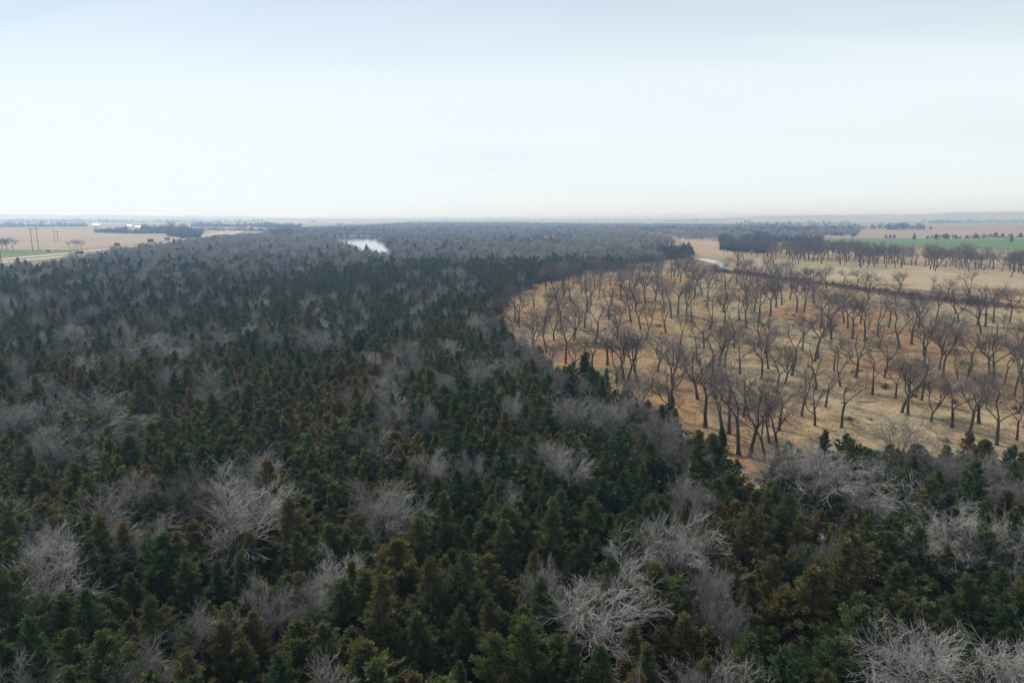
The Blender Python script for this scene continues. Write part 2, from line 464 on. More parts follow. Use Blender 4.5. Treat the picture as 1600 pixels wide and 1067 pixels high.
def fit(pxs):
    a = np.array([at(u, v) for u, v in pxs]); k = np.polyfit(a[:, 1], a[:, 0], 2)
    ys = np.linspace(330, 2600, 60)
    return [(float(np.polyval(k, y)) if y < 1500 else float(np.polyval(k, 1500) + (y - 1500) * np.polyval(np.polyder(k), 1500)), float(y)) for y in ys], k
near_px = [(0, 410.7), (50, 405.6), (100, 400.9), (180, 392.6), (215, 388.6)]
ROAD_N, KN = fit(near_px)
ROAD_F = [(x - 33.0, y) for x, y in ROAD_N]
road("highway", ROAD_N, 13.5, 0.34, "pale concrete carriageway nearer the cedar wood")
road("highway", ROAD_F, 13.5, 0.34, "pale concrete carriageway beside the green wheat strip")
def road_at(u, v, off=0.0):
    y = at(u, v)[1]; xs = np.interp(y, [p[1] for p in ROAD_N], [p[0] for p in ROAD_N])
    x2 = np.interp(y + 5, [p[1] for p in ROAD_N], [p[0] for p in ROAD_N])
    return xs + off, y, math.atan2(5, x2 - xs)

def hills(name, u0, u1, dist, prof, label, depth=2600, seed=0):
    """a low ridge: profile gives height by image column"""
    n, m = 90, 14
    V, F = [], []
    for j in range(m):
        t = j / (m - 1)
        for i in range(n):
            u = u0 + (u1 - u0) * i / (n - 1)
            y = dist + depth * t; x = (u - 800) / FPX * y / CP * (CP * CP + 0.033)
            x = (u - 800) / FPX * y * 1.017
            h = np.interp(u, [p[0] for p in prof], [p[1] for p in prof]) * math.sin(math.pi * min(1, t * 0.5 + 0.0)) ** 0.8
            h *= 1 + 0.35 * mnoise.fractal((x / 900.0 + seed, y / 900.0, seed), 1.0, 2.0, 4)
            V.append((x, y, h + 0.0 - (1 if t == 0 else 0)))
    for j in range(m - 1):
        for i in range(n - 1):
            a = j * n + i; F.append((a, a + 1, a + n + 1, a + n))
    me = bpy.data.meshes.new(name); me.from_pydata(V, [], F); me.materials.append(M_HILL)
    me.polygons.foreach_set("use_smooth", np.ones(len(F), bool)); me.update()
    return tag(link(name, me), label, kind='structure')
hills("hill_ridge", 980, 2300, 6000, [(980, 0), (1100, 25), (1200, 48), (1330, 62), (1420, 70), (1500, 88), (1560, 100), (1640, 96), (1800, 110), (2300, 110)], "low hazy ridge of grassy hills along the horizon at the far right", seed=2)
hills("hill_rise", -900, 480, 9500, [(-900, 90), (-200, 85), (0, 80), (120, 70), (260, 52), (420, 36), (480, 20)], "faint blue rise on the horizon at the far left", seed=5)
hills("hill_swell", 500, 1250, 15000, [(500, 30), (700, 44), (900, 48), (1100, 80), (1250, 90)], "faintest distant swell along the middle of the horizon", seed=8)

# ------------------------------------------------------------------ trees: shapes
def tubes(chains, radii, sides):
    """chains (n,k,3), radii (n,k) -> verts, tri faces"""
    n, k, _ = chains.shape
    T = np.empty_like(chains); T[:, 1:-1] = chains[:, 2:] - chains[:, :-2] if k > 2 else T[:, 1:-1]
    T[:, 0] = chains[:, 1] - chains[:, 0]; T[:, -1] = chains[:, -1] - chains[:, -2]
    T /= np.linalg.norm(T, axis=2, keepdims=True) + 1e-9
    ref = np.where(np.abs(T[:, :1, 2:3]) < 0.9, np.array([0, 0, 1.0]), np.array([1.0, 0, 0]))
    U = np.cross(T, np.broadcast_to(ref, T.shape)); U /= np.linalg.norm(U, axis=2, keepdims=True) + 1e-9
    W = np.cross(T, U)
    a = np.arange(sides) * 2 * math.pi / sides
    ring = chains[:, :, None] + radii[:, :, None, None] * (np.cos(a)[None, None, :, None] * U[:, :, None] + np.sin(a)[None, None, :, None] * W[:, :, None])
    V = ring.reshape(-1, 3)
    base = (np.arange(n) * k * sides)[:, None, None] + (np.arange(k - 1) * sides)[None, :, None]
    i = np.arange(sides)[None, None, :]; j = (i + 1) % sides
    a0, a1 = base + i, base + j
    q = np.stack([a0, a1, a1 + sides, a0 + sides], -1).reshape(-1, 4)
    return V, np.concatenate([q[:, [0, 1, 2]], q[:, [0, 2, 3]]])

def join(parts):
    V, F, o = [], [], 0
    for v, f in parts: V.append(v); F.append(f + o); o += len(v)
    return np.concatenate(V), np.concatenate(F)

def bare_tree(seed, H, trunk_frac, lean, limbs, spread, n2=7, n3=6, n4=6, n5=3, thick=1.0, up=0.06, r_trunk=None, twig_r=0.012, crown=0.42, girth=0.021, t2=0.25, limb_end=0.16, wob=0.17):
    R = np.random.default_rng(seed)
    lv = {i: ([], []) for i in range(6)}
    def unit(v): return v / (np.linalg.norm(v) + 1e-9)
    def grow(p, d, L, r0, r1, k, up_, wob):
        nodes, rad = [p], [r0]; d = unit(d)
        for i in range(k):
            d = unit(d + np.array((0, 0, up_)) + R.normal(0, wob, 3)); p = p + d * (L / k)
            nodes.append(p); rad.append(r0 + (r1 - r0) * (i + 1) / k)
        return np.array(nodes), np.array(rad)
    def off(d, ang, az):
        d = unit(d); u = unit(np.cross(d, (0.3, 0.2, 1.0) if abs(d[2]) < 0.95 else (1.0, 0, 0))); w = np.cross(d, u)
        return unit(d * math.cos(ang) + (u * math.cos(az) + w * math.sin(az)) * math.sin(ang))
    def spot(nodes, rad, t):
        s = t * (len(nodes) - 1); i = min(int(s), len(nodes) - 2); f = s - i
        return nodes[i] * (1 - f) + nodes[i + 1] * f, unit(nodes[i + 1] - nodes[i]), rad[i] * (1 - f) + rad[i + 1] * f
    rt = r_trunk or H * girth
    az0 = R.uniform(0, 6.28)
    tr = grow(np.array((0, 0, -0.3)), np.array((math.sin(lean), 0, math.cos(lean))), H * trunk_frac + 0.3, rt * 1.25, rt * 0.8, 5, 0.05, 0.06)
    tr[1][0] *= 1.3
    lv[0][0].append(tr[0]); lv[0][1].append(tr[1])
    for li in range(limbs):
        az = az0 + li * 2.4 + R.normal(0, 0.3)
        p, d, r = spot(*tr, 1.0 if li < 3 else R.uniform(0.70, 1.0))
        frac = ((li * 0.618) % 1.0) if limbs > 3 else 0.45 + 0.35 * (li % 2)
        ang = spread * (0.22 + 1.0 * frac) * R.uniform(0.85, 1.15)
        Hh, Rw = H * (1 - trunk_frac), H * crown
        L1 = 0.84 / math.sqrt((math.sin(ang) / Rw) ** 2 + (math.cos(ang) / Hh) ** 2) * R.uniform(0.85, 1.1)
        l1 = grow(p, off(np.array((0, 0, 1.0)) * 0.7 + d * 0.3, ang, az), L1, r * R.uniform(0.5, 0.8), rt * limb_end, 7, up * 1.1, wob)
        lv[1][0].append(l1[0]); lv[1][1].append(l1[1])
        for i2 in range(n2):
            t = t2 + (1 - t2) * (i2 + R.uniform(0, 0.9)) / n2; t = min(t, 1.0)
            p, d, r = spot(*l1, t)
            L2 = H * R.uniform(0.20, 0.34) * (1.15 - 0.45 * t)
            l2 = grow(p, off(d, R.uniform(0.45, 1.05), R.uniform(0, 6.28)), L2, max(r * 0.6, rt * 0.13), rt * 0.05, 5, up * 0.8, wob)
            lv[2][0].append(l2[0]); lv[2][1].append(l2[1])
            for i3 in range(n3):
                t3 = min(1.0, 0.2 + 0.8 * (i3 + R.uniform(0, 0.9)) / n3)
                p3, d3, r3 = spot(*l2, t3)
                l3 = grow(p3, off(d3, R.uniform(0.35, 0.9), R.uniform(0, 6.28)), H * R.uniform(0.10, 0.18), max(r3 * 0.5, twig_r * 1.7), twig_r * 1.2, 4, up * 0.6, wob)
                lv[3][0].append(l3[0]); lv[3][1].append(l3[1])
                for i4 in range(n4):
                    t4 = min(1.0, 0.15 + 0.85 * (i4 + R.uniform(0, 0.9)) / n4)
                    p4, d4, r4 = spot(*l3, t4)
                    l4 = grow(p4, off(d4, R.uniform(0.3, 0.85), R.uniform(0, 6.28)), H * R.uniform(0.055, 0.11), twig_r * 1.1, twig_r * 0.8, 2, up * 0.8, 0.16)
                    lv[4][0].append(l4[0]); lv[4][1].append(l4[1])
                    for i5 in range(n5):
                        p5, d5, r5 = spot(*l4, R.uniform(0.25, 1.0))
                        l5 = grow(p5, off(d5, R.uniform(0.3, 0.8), R.uniform(0, 6.28)), H * R.uniform(0.03, 0.065), twig_r * 0.85, twig_r * 0.5, 1, up, 0.06)
                        lv[5][0].append(l5[0]); lv[5][1].append(l5[1])
    def cat(levels, sides):
        prt = [tubes(np.array(lv[l][0]), np.array(lv[l][1]) * (thick if l < 3 else 1), s) for l, s in zip(levels, sides) if lv[l][0]]
        fine = np.concatenate([np.full(len(p[0]), {2: 0.0, 3: 0.45}.get(l, 1.0)) for p, l in zip(prt, [l for l in levels if lv[l][0]])])
        return (*join(prt), fine)
    tv, tf, _ = cat([0, 1], [8, 6]); cv, cf, fine = cat([2, 3, 4, 5], [5, 3, 3, 3])
    s = H / cv[:, 2].max()
    tv, cv = tv * np.array((1, 1, s)), cv * np.array((1, 1, s))
    return (tv, tf), (cv, cf, fine)

def cedar(seed, H, Rm, nb=84, ns=11, nl=16, power=0.85, blade=0.27, width=0.044, low=0.04, subs=3):
    """one evergreen: plumes of narrow sprays on upswept boughs round a stem and a few side leaders"""
    R = np.random.default_rng(seed)
    B, D, Ln, Wd, var = [], [], [], [], []
    ga = 2.399963
    def cone(ox, oy, H, Rm, nb, base):
        lob = R.uniform(0, 6.28, 3)
        tt = low + (1 - low) * (np.arange(nb) + R.uniform(0, 0.8, nb)) / nb
        tt = 1 - (1 - tt) ** 0.86
        for i, t in enumerate(tt):
            az = i * ga + R.normal(0, 0.35)
            prof = (1 - t) ** power * (0.6 + 0.4 * min(1, t / 0.16))
            r = Rm * prof * (1 + 0.22 * math.sin(2 * az + lob[0] + 4 * t) + 0.16 * math.sin(3 * az + lob[1] - 7 * t)) * R.uniform(0.5, 1.32) + 0.14
            upa = 0.02 + 0.62 * t + R.normal(0, 0.13)
            d = np.array((math.cos(az) * math.cos(upa), math.sin(az) * math.cos(upa), math.sin(upa)))
            f0 = base + (1 - base) * t * 0.95
            p0 = np.array((ox * min(1, f0 * 1.5), oy * min(1, f0 * 1.5), f0 * H))
            nn = max(3, int(ns * (0.45 + r / Rm * 0.8)))
            vb = R.normal(0, 0.13)
            for s in range(nn):
                f = 0.22 + 0.78 * (s + R.uniform(0, 1)) / nn
                c = p0 + d * (r * f) + np.array((0, 0, 0.22 * r * f * f)) + R.normal(0, 0.04 + 0.035 * r * (1.1 - f), 3)
                k = nl
                dirs = d * 0.85 + np.array((0, 0, 0.34)) + R.normal(0, 0.36, (k, 3))
                dirs /= np.linalg.norm(dirs, axis=1, keepdims=True)
                B.append(c + R.normal(0, 0.09, (k, 3))); D.append(dirs)
                Ln.append(blade * R.uniform(0.6, 1.25, k) * (1.15 - 0.35 * t)); Wd.append(width * R.uniform(0.7, 1.3, k))
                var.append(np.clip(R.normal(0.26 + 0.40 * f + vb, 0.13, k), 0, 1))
        k = 22
        B.append(np.stack([ox + R.normal(0, 0.03, k), oy + R.normal(0, 0.03, k), H * R.uniform(0.86, 0.98, k)], 1))
        dl = np.array((0, 0, 1.0)) + R.normal(0, 0.3, (k, 3)); D.append(dl / np.linalg.norm(dl, axis=1, keepdims=True))
        Ln.append(np.full(k, blade * 0.8)); Wd.append(np.full(k, width * 0.7)); var.append(np.full(k, 0.6))
    cone(0, 0, H, Rm, nb, 0.0)
    a0 = R.uniform(0, 6.28)
    for q in range(subs):
        a = a0 + q * 6.28 / max(1, subs) + R.normal(0, 0.5); o = Rm * R.uniform(0.28, 0.62)
        cone(o * math.cos(a), o * math.sin(a), H * R.uniform(0.55, 0.90), Rm * R.uniform(0.42, 0.62), int(nb * 0.42), 0.25)
    B, D, Ln, Wd, var = np.concatenate(B), np.concatenate(D), np.concatenate(Ln), np.concatenate(Wd), np.concatenate(var)
    B[:, 2] = np.maximum(B[:, 2], 0.1)
    S = np.cross(D, R.normal(0, 1, D.shape)); S /= np.linalg.norm(S, axis=1, keepdims=True) + 1e-9
    n = len(B)
    mid = B + D * (Ln * 0.45)[:, None]
    V = np.stack([B, mid + S * Wd[:, None], B + D * Ln[:, None], mid - S * Wd[:, None]], 1).reshape(-1, 3)
    F = np.arange(n * 4).reshape(-1, 4)
    vv = np.repeat(var, 4)
    st = tubes(np.array([[(0, 0, -0.2), (0.02, 0, H * 0.3), (0, 0.03, H * 0.6), (0, 0, H * 0.93)]]), np.array([[0.16, 0.12, 0.07, 0.015]]) * (H / 8), 6)
    return (V, F, vv), st

# shapes for the individual trees
CEDARS = []
for i, (h, r, pw, sb) in enumerate([(9.0, 3.0, 1.05, 1), (7.6, 2.9, 0.95, 2), (9.8, 2.8, 1.15, 0), (6.4, 2.6, 0.80, 2), (8.4, 3.3, 0.95, 2), (7.2, 2.2, 1.05, 0), (9.6, 2.4, 1.15, 0), (8.0, 3.1, 1.0, 1), (9.0, 2.8, 1.0, 1), (7.2, 3.1, 0.85, 3)]):
    (v, f, a), st = cedar(100 + i, h, r, power=pw, subs=sb)
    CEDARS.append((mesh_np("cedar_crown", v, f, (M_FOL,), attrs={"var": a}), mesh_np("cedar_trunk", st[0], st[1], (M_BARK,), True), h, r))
FARCEDAR = []
for i, (h, r, pw, sb) in enumerate([(8.8, 3.1, 1.0, 1), (7.4, 2.9, 0.9, 2), (9.6, 2.8, 1.1, 0), (6.8, 2.8, 0.85, 2), (8.2, 2.4, 1.05, 0)]):
    (v, f, a), st = cedar(200 + i, h, r, nb=56, ns=6, nl=7, power=pw, blade=0.50, width=0.13, subs=sb)
    FARCEDAR.append(mesh_np("cedar_crown_far", v, f, (M_FOL,), attrs={"var": a}))

def pair(args, kw):
    (tv, tf), (cv, cf, fine) = bare_tree(*args, **kw)
    return (mesh_np("bare_trunk", tv, tf, (M_BARK,), True), mesh_np("bare_crown", cv, cf, (M_TWIG,), attrs={"fine": fine}), args[1])
WOODBARE = [  # broad-crowned trees standing in the wood: (mesh pair, what it looks like)
    (pair((301, 12.0, 0.24, 0.05, 8, 1.05), dict(n2=6, n3=5, n4=5, n5=3, up=0.06, twig_r=0.0105, crown=0.50)), "broad spreading"),
    (pair((302, 11.0, 0.26, 0.08, 7, 0.85), dict(n2=7, n3=5, n4=5, n5=3, up=0.05, twig_r=0.0105, crown=0.44)), "round-headed"),
    (pair((303, 13.0, 0.36, 0.07, 4, 0.62), dict(n2=9, n3=6, n4=5, n5=3, up=0.05, twig_r=0.0105, crown=0.38)), "forked"),
    (pair((304, 10.5, 0.20, 0.03, 9, 0.90), dict(n2=6, n3=5, n4=5, n5=3, up=0.06, twig_r=0.010, crown=0.46)), "many-limbed"),
    (pair((305, 12.0, 0.30, 0.14, 6, 0.85), dict(n2=7, n3=5, n4=5, n5=3, up=0.05, twig_r=0.0105, crown=0.44)), "leaning"),
    (pair((306, 9.5, 0.14, 0.04, 11, 0.85), dict(n2=6, n3=5, n4=5, n5=3, up=0.05, twig_r=0.0095, crown=0.50)), "dense twiggy"),
    (pair((307, 12.5, 0.30, 0.06, 6, 0.95), dict(n2=7, n3=5, n4=5, n5=3, up=0.07, twig_r=0.0105, crown=0.48)), "wide-armed"),
]
COT = dict(twig_r=0.0115, girth=0.0195, t2=0.40, limb_end=0.30, wob=0.15)
COTTON = [   # upright trees on the open pasture
    (pair((401, 13.0, 0.34, 0.06, 2, 0.55), dict(n2=9, n3=5, n4=5, n5=1, up=0.05, crown=0.47, **COT)), "fork-stemmed"),
    (pair((402, 12.5, 0.38, 0.12, 3, 0.52), dict(n2=8, n3=5, n4=5, n5=1, up=0.05, crown=0.42, **COT)), "leaning"),
    (pair((403, 14.0, 0.28, 0.05, 5, 0.66), dict(n2=7, n3=5, n4=5, n5=1, up=0.05, crown=0.44, **COT)), "full-crowned"),
    (pair((404, 12.0, 0.44, 0.08, 3, 0.66), dict(n2=7, n3=5, n4=5, n5=1, up=0.06, crown=0.42, **COT)), "tall-stemmed"),
    (pair((405, 13.0, 0.18, 0.10, 3, 0.52), dict(n2=9, n3=5, n4=5, n5=1, up=0.05, crown=0.47, **COT)), "low-forking"),
    (pair((406, 11.5, 0.38, 0.20, 2, 0.70), dict(n2=6, n3=4, n4=5, n5=1, up=0.04, crown=0.42, **COT)), "crooked sparse"),
    (pair((407, 12.5, 0.46, 0.07, 2, 0.40), dict(n2=7, n3=5, n4=5, n5=1, up=0.05, crown=0.33, **COT)), "slender"),
    (pair((408, 13.5, 0.26, 0.05, 2, 0.46), dict(n2=8, n3=5, n4=5, n5=1, up=0.04, crown=0.44, **COT)), "V-shaped"),
    (pair((409, 12.0, 0.40, 0.14, 4, 0.80), dict(n2=6, n3=5, n4=5, n5=1, up=0.07, crown=0.47, **COT)), "open-topped"),
    (pair((410, 13.0, 0.42, 0.05, 3, 0.44), dict(n2=8, n3=5, n4=5, n5=1, up=0.05, crown=0.36, **COT)), "straight-stemmed"),
]
FARBARE = []
for i, (h, tf_, n1, sp) in enumerate([(13, 0.28, 6, 0.8), (12, 0.32, 5, 0.85), (14, 0.30, 6, 0.7), (11, 0.25, 7, 0.9)]):
    (tv, tf), (cv, cf, fine) = bare_tree(500 + i, h, tf_, 0.1, n1, sp, n2=6, n3=5, n4=4, n5=0, twig_r=0.024, up=0.05, crown=0.44)
    v, f = join([(tv, tf), (cv, cf)]); mi = np.r_[np.zeros(len(tf)), np.ones(len(cf))]
    FARBARE.append(mesh_np("bare_tree_far", v, f, (M_BARK, M_TWIG), mat_idx=mi, attrs={"fine": np.r_[np.zeros(len(tv)), fine]}))

# ------------------------------------------------------------------ scattering of what nobody could count
def source(me):
    return bpy.data.objects.new(me.name + "_source", me)      # lent to the scatter only, not linked to the scene

def scatter(name, label, pts, variant, rotz, scl, tone, sources):
    n = len(pts)
    me = bpy.data.meshes.new(name); me.vertices.add(n)
    me.vertices.foreach_set("co", np.asarray(pts, np.float32).ravel())
    a = me.attributes.new("variant", 'INT', 'POINT'); a.data.foreach_set("value", np.asarray(variant, np.int32))
    a = me.attributes.new("rot", 'FLOAT_VECTOR', 'POINT'); rv = np.zeros((n, 3), np.float32); rv[:, 2] = rotz; a.data.foreach_set("vector", rv.ravel())
    a = me.attributes.new("scl", 'FLOAT_VECTOR', 'POINT'); a.data.foreach_set("vector", np.asarray(scl, np.float32).ravel())
    a = me.attributes.new("tone", 'FLOAT', 'POINT'); a.data.foreach_set("value", np.asarray(tone, np.float32))
    g = bpy.data.node_groups.new(name + "_scatter", 'GeometryNodeTree')
    g.interface.new_socket("Geometry", in_out='INPUT', socket_type='NodeSocketGeometry')
    g.interface.new_socket("Geometry", in_out='OUTPUT', socket_type='NodeSocketGeometry')
    N, L = g.nodes, g.links
    gi, go = N.new("NodeGroupInput"), N.new("NodeGroupOutput")
    jn = N.new("GeometryNodeJoinGeometry")
    for s in sources:
        oi = N.new("GeometryNodeObjectInfo"); oi.inputs["Object"].default_value = s; oi.inputs["As Instance"].default_value = True
        L.new(oi.outputs["Geometry"], jn.inputs[0])
    ip = N.new("GeometryNodeInstanceOnPoints"); ip.inputs["Pick Instance"].default_value = True
    def na(nm, typ):
        x = N.new("GeometryNodeInputNamedAttribute"); x.data_type = typ; x.inputs["Name"].default_value = nm; return x.outputs[0]
    L.new(gi.outputs[0], ip.inputs["Points"]); L.new(jn.outputs[0], ip.inputs["Instance"])
    L.new(na("variant", 'INT'), ip.inputs["Instance Index"]); L.new(na("rot", 'FLOAT_VECTOR'), ip.inputs["Rotation"]); L.new(na("scl", 'FLOAT_VECTOR'), ip.inputs["Scale"])
    L.new(ip.outputs[0], go.inputs[0])
    o = link(name, me); md = o.modifiers.new("scatter", 'NODES'); md.node_group = g
    return tag(o, label, kind='stuff')

def tree_thing(name, loc, rz, scl, trunk_me, crown_me, tone):
    e = empty(name, loc, rz, scl)
    for nm, me in (("trunk", trunk_me), ("crown", crown_me)):
        c = link(nm, me, e); c["tone"] = float(tone) * (0.45 if nm == "trunk" else 1.0)
    return e

# ------------------------------------------------------------------ the wood: hand-placed bare trees first
# (image column, row of the crown's middle, crown width in pixels, shape, tone, label phrase)
HAND = [
    (62, 885, 145, 0, 0.76, "big pale bare tree at the lower left edge"), (170, 812, 125, 1, 0.62, "grey bare tree beside the two lower left giants"),
    (385, 790, 165, 0, 0.72, "widest grey bare tree left of centre"), (604, 800, 115, 2, 0.62, "dark-trunked bare tree at lower centre"),
    (528, 858, 95, 3, 0.92, "low whitish bare tree below the dark-trunked one"), (612, 612, 95, 1, 0.7, "lone grey bare tree mid wood centre"),
    (578, 676, 80, 5, 0.7, "twiggy grey tree behind the dark-trunked bare tree"), (955, 930, 175, 6, 0.72, "large leaning bare tree with pale trunk at bottom centre"),
    (1062, 836, 160, 5, 0.68, "big rounded silvery tree right of centre"), (1145, 1035, 140, 3, 0.64, "pale bare tree cut by the bottom edge"),
    (1510, 1035, 200, 0, 0.72, "huge white-twigged tree in the bottom right corner"), (1335, 752, 200, 5, 0.62, "big domed grey-purple tree by the pasture edge"),
    (1482, 818, 110, 1, 0.76, "small pale bare tree right of the domed one"), (1585, 835, 110, 3, 0.7, "bare tree cut by the right edge"),
    (1592, 750, 90, 5, 0.55, "upper bare tree on the right edge"), (312, 952, 95, 4, 0.66, "leaning grey bare tree at lower left centre"),
    (8, 1035, 110, 3, 0.82, "pale bare tree in the bottom left corner"), (492, 1052, 120, 5, 0.7, "bare tree poking over the bottom edge"),
    (408, 900, 70, 1, 0.72, "little bare tree below the widest grey one"), (678, 702, 75, 5, 0.7, "small bare tree above lower centre"),
    (733, 712, 60, 5, 0.6, "smaller twin bare tree near centre"), (826, 682, 75, 1, 0.66, "pale bare tree nearest the middle"),
    (880, 722, 90, 2, 0.7, "upright bare tree near the wood's corner"), (922, 640, 115, 0, 0.62, "wide grey tree on the wood's inner edge"),
    (1040, 680, 110, 5, 0.5, "dense dark bare tree at the wood's corner"), (1080, 745, 80, 3, 0.6, "bare tree between corner and silvery tree"),
    (745, 585, 80, 2, 0.62, "forked bare tree near the pasture side"), (160, 640, 125, 1, 0.62, "wide grey tree in the left wood"),
    (92, 690, 95, 5, 0.66, "pinkish grey tree in the left wood"), (232, 548, 100, 0, 0.62, "grey bare tree far up the left wood"),
    (120, 530, 80, 1, 0.6, "pale bare tree near the left wood's top"), (15, 640, 70, 3, 0.66, "bare tree at the left picture edge"),
    (16, 778, 80, 5, 0.72, "bare tree at left edge above the pale giant"), (402, 722, 95, 3, 0.7, "grey tree behind the widest one"),
    (330, 600, 75, 1, 0.62, "round grey tree left of the lone one"), (640, 548, 70, 5, 0.6, "grey tree above the lone one"),
    (500, 530, 80, 0, 0.6, "spreading grey tree in the upper wood"), (340, 525, 75, 1, 0.6, "rounded grey tree in the upper left wood"),
    (850, 875, 60, 3, 0.76, "thin pale tree behind the leaning giant"), (1225, 725, 90, 2, 0.66, "bare tree beside the pasture corner"),
    (795, 768, 70, 1, 0.66, "small grey tree right of lower centre"), (1150, 950, 45, 5, 0.5, "purplish bare tree above the bottom edge"),
    (1005, 1062, 50, 3, 0.8, "pale twigs under the leaning giant"), (1420, 690, 90, 2, 0.5, "dark bare tree on the pasture edge"),
    (1290, 840, 70, 3, 0.5, "small dark bare tree below the domed one"), (1118, 890, 45, 4, 0.8, "crooked pale tree beside the silvery one"),
    (872, 588, 75, 1, 0.5, "grey edge tree left of the ragged dark cedar"), (992, 630, 80, 3, 0.5, "grey edge tree right of the squat dark cedar"),
    (1022, 655, 70, 5, 0.45, "low grey edge tree by the pointed wood edge"), (1092, 700, 70, 1, 0.48, "grey edge tree behind the wood's corner"),
    (1275, 705, 75, 5, 0.52, "grey edge tree behind the domed one"), (1385, 712, 70, 3, 0.5, "grey edge tree right behind the domed one"),
    (1470, 716, 80, 1, 0.5, "grey edge tree above the small pale one"), (1545, 712, 80, 5, 0.5, "grey edge tree near the right edge"),
    (806, 535, 70, 3, 0.5, "grey edge tree at the wood's inner corner"), (772, 505, 70, 1, 0.5, "grey edge tree above the inner corner"),
    (835, 560, 65, 6, 0.5, "grey edge tree below the inner corner"),
]
wood_bare = []      # (x, y, crown radius)
for k, (u, v, w, shp, tone, lab) in enumerate(HAND):
    x, y = at(u, v, 9.4)
    (tm, cm, H0), look = WOODBARE[shp]
    dist = math.hypot(math.hypot(x, y), CAM_H - 8)
    want = w * 0.95 * dist / FPX * CP
    cw = np.empty(len(cm.vertices) * 3, np.float32); cm.vertices.foreach_get("co", cw); cw = cw.reshape(-1, 3)
    wid = np.percentile(cw[:, 0], 98) - np.percentile(cw[:, 0], 2)
    s = want / wid
    hz = min(14.0, max(11.0, H0 * s * 1.12)) / H0
    o = tree_thing("bare_tree", (x, y, ground_h(x, y)), rnd.uniform(0, 6.28), (s, s, hz), tm, cm, min(1.0, tone + 0.08))
    tag(o, lab + (", standing in cedar wood" if len(lab.split()) < 10 else ""), "bare tree", "bare trees standing in the cedar wood")
    wood_bare.append((x, y, want / 2, lab))

# jittered points through the whole wood
def hexpoints(x0, x1, y0, y1, s, jit=0.36):
    xs = np.arange(x0, x1, s); ys = np.arange(y0, y1, s * 0.87)
    X, Y = np.meshgrid(xs, ys); X = X + (np.arange(len(ys)) % 2)[:, None] * s / 2
    p = np.stack([X.ravel(), Y.ravel()], 1)
    return p + rng.uniform(-jit, jit, p.shape) * s

def bands():
    out = []
    for s, r0, r1, k in ((3.9, 4, 240, 1.0), (5.2, 240, 620, 1.06), (8.0, 620, 1400, 1.25), (14.0, 1400, 5200, 1.6)):
        p = hexpoints(-r1, r1, -60, r1, s)
        r = np.hypot(p[:, 0], p[:, 1]); a = np.abs(np.arctan2(p[:, 0], p[:, 1]))
        p = p[(r >= r0) & (r < r1) & ((a < 0.86) | (r < 70))]
        out.append((p, k, s))
    return out
cp, ck, cs = [], [], []
for p, k, s in bands():
    xr = np.interp(p[:, 1], [q[1] for q in ROAD_N], [q[0] for q in ROAD_N])
    on_road = (p[:, 1] > 330) & (p[:, 0] < xr + 16)
    p = p[inside(p, FOREST) & ~inside(p, POND_KEEP) & ~on_road]
    cp.append(p); ck.append(np.full(len(p), k)); cs.append(np.full(len(p), s))
cp, ck, cs = np.concatenate(cp), np.concatenate(ck), np.concatenate(cs)
# woods that run on to the right behind the clearing, with gaps
FARWOOD = P((925, 349.5), (1100, 350.5), (1200, 352), (1345, 354.5), (1338, 365.5), (1240, 368.5), (1130, 368.5), (1060, 369), (1000, 372), z=8.0)
p = hexpoints(100, 1900, 1200, 4300, 15.0); p = p[inside(p, FARWOOD) & ~inside(p, FOREST)]
p = p[np.array([mnoise.noise((x / 260.0, y / 420.0, 7.7)) for x, y in p]) > -0.30]
cp, ck, cs = np.r_[cp, p], np.r_[ck, np.full(len(p), 1.5)], np.r_[cs, np.full(len(p), 15.0)]
r = np.hypot(cp[:, 0], cp[:, 1])
# ragged eastern edge and small clearings of the far wood
def seg_dist(p, a, b):
    t = np.clip(((p - a) @ (b - a)) / ((b - a) @ (b - a)), 0, 1); return np.linalg.norm(p - (a + t[:, None] * (b - a)), axis=1)
edge = FOREST[13:23]; ed_ = np.min([seg_dist(cp, a, b) for a, b in zip(edge[:-1], edge[1:])], axis=0)
rag = np.array([mnoise.noise((x / 45.0, y / 60.0, 12.0)) for x, y in cp]); clr = np.array([mnoise.noise((x / 150.0, y / 260.0, 21.0)) for x, y in cp])
kk = ~((r > 540) & (ed_ < 40) & (rag < 0.5 - ed_ / 40.0)) & ~((r > 900) & (clr < -0.36))
cp, ck, cs, r, ed_ = cp[kk], ck[kk], cs[kk], r[kk], ed_[kk]
nz = np.array([mnoise.noise((x / 38.0, y / 38.0, 1.7)) + 0.5 * mnoise.noise((x / 13.0, y / 13.0, 8.1)) for x, y in cp])
nz_far = np.array([mnoise.noise((x / 120.0, y / 120.0, 5.7)) for x, y in cp])
pb = np.clip(np.interp(r, [0, 70, 140, 220, 350, 600, 900, 1500], [0.0, 0.01, 0.04, 0.11, 0.24, 0.46, 0.70, 0.80]) + 0.16 * nz + np.clip((r - 260) / 500, 0, 1) * 0.35 * nz_far + 1.0 * ((r > 360) & (ed_ < 150)), 0, 1)
isb = rng.uniform(0, 1, len(cp)) < pb
near_hand = np.zeros(len(cp), bool); close = np.zeros(len(cp), bool)
for x, y, rad, _ in wood_bare:
    d = np.hypot(cp[:, 0] - x, cp[:, 1] - y); close |= d < 1.6; near_hand |= d < rad * 1.2
isb &= ~near_hand
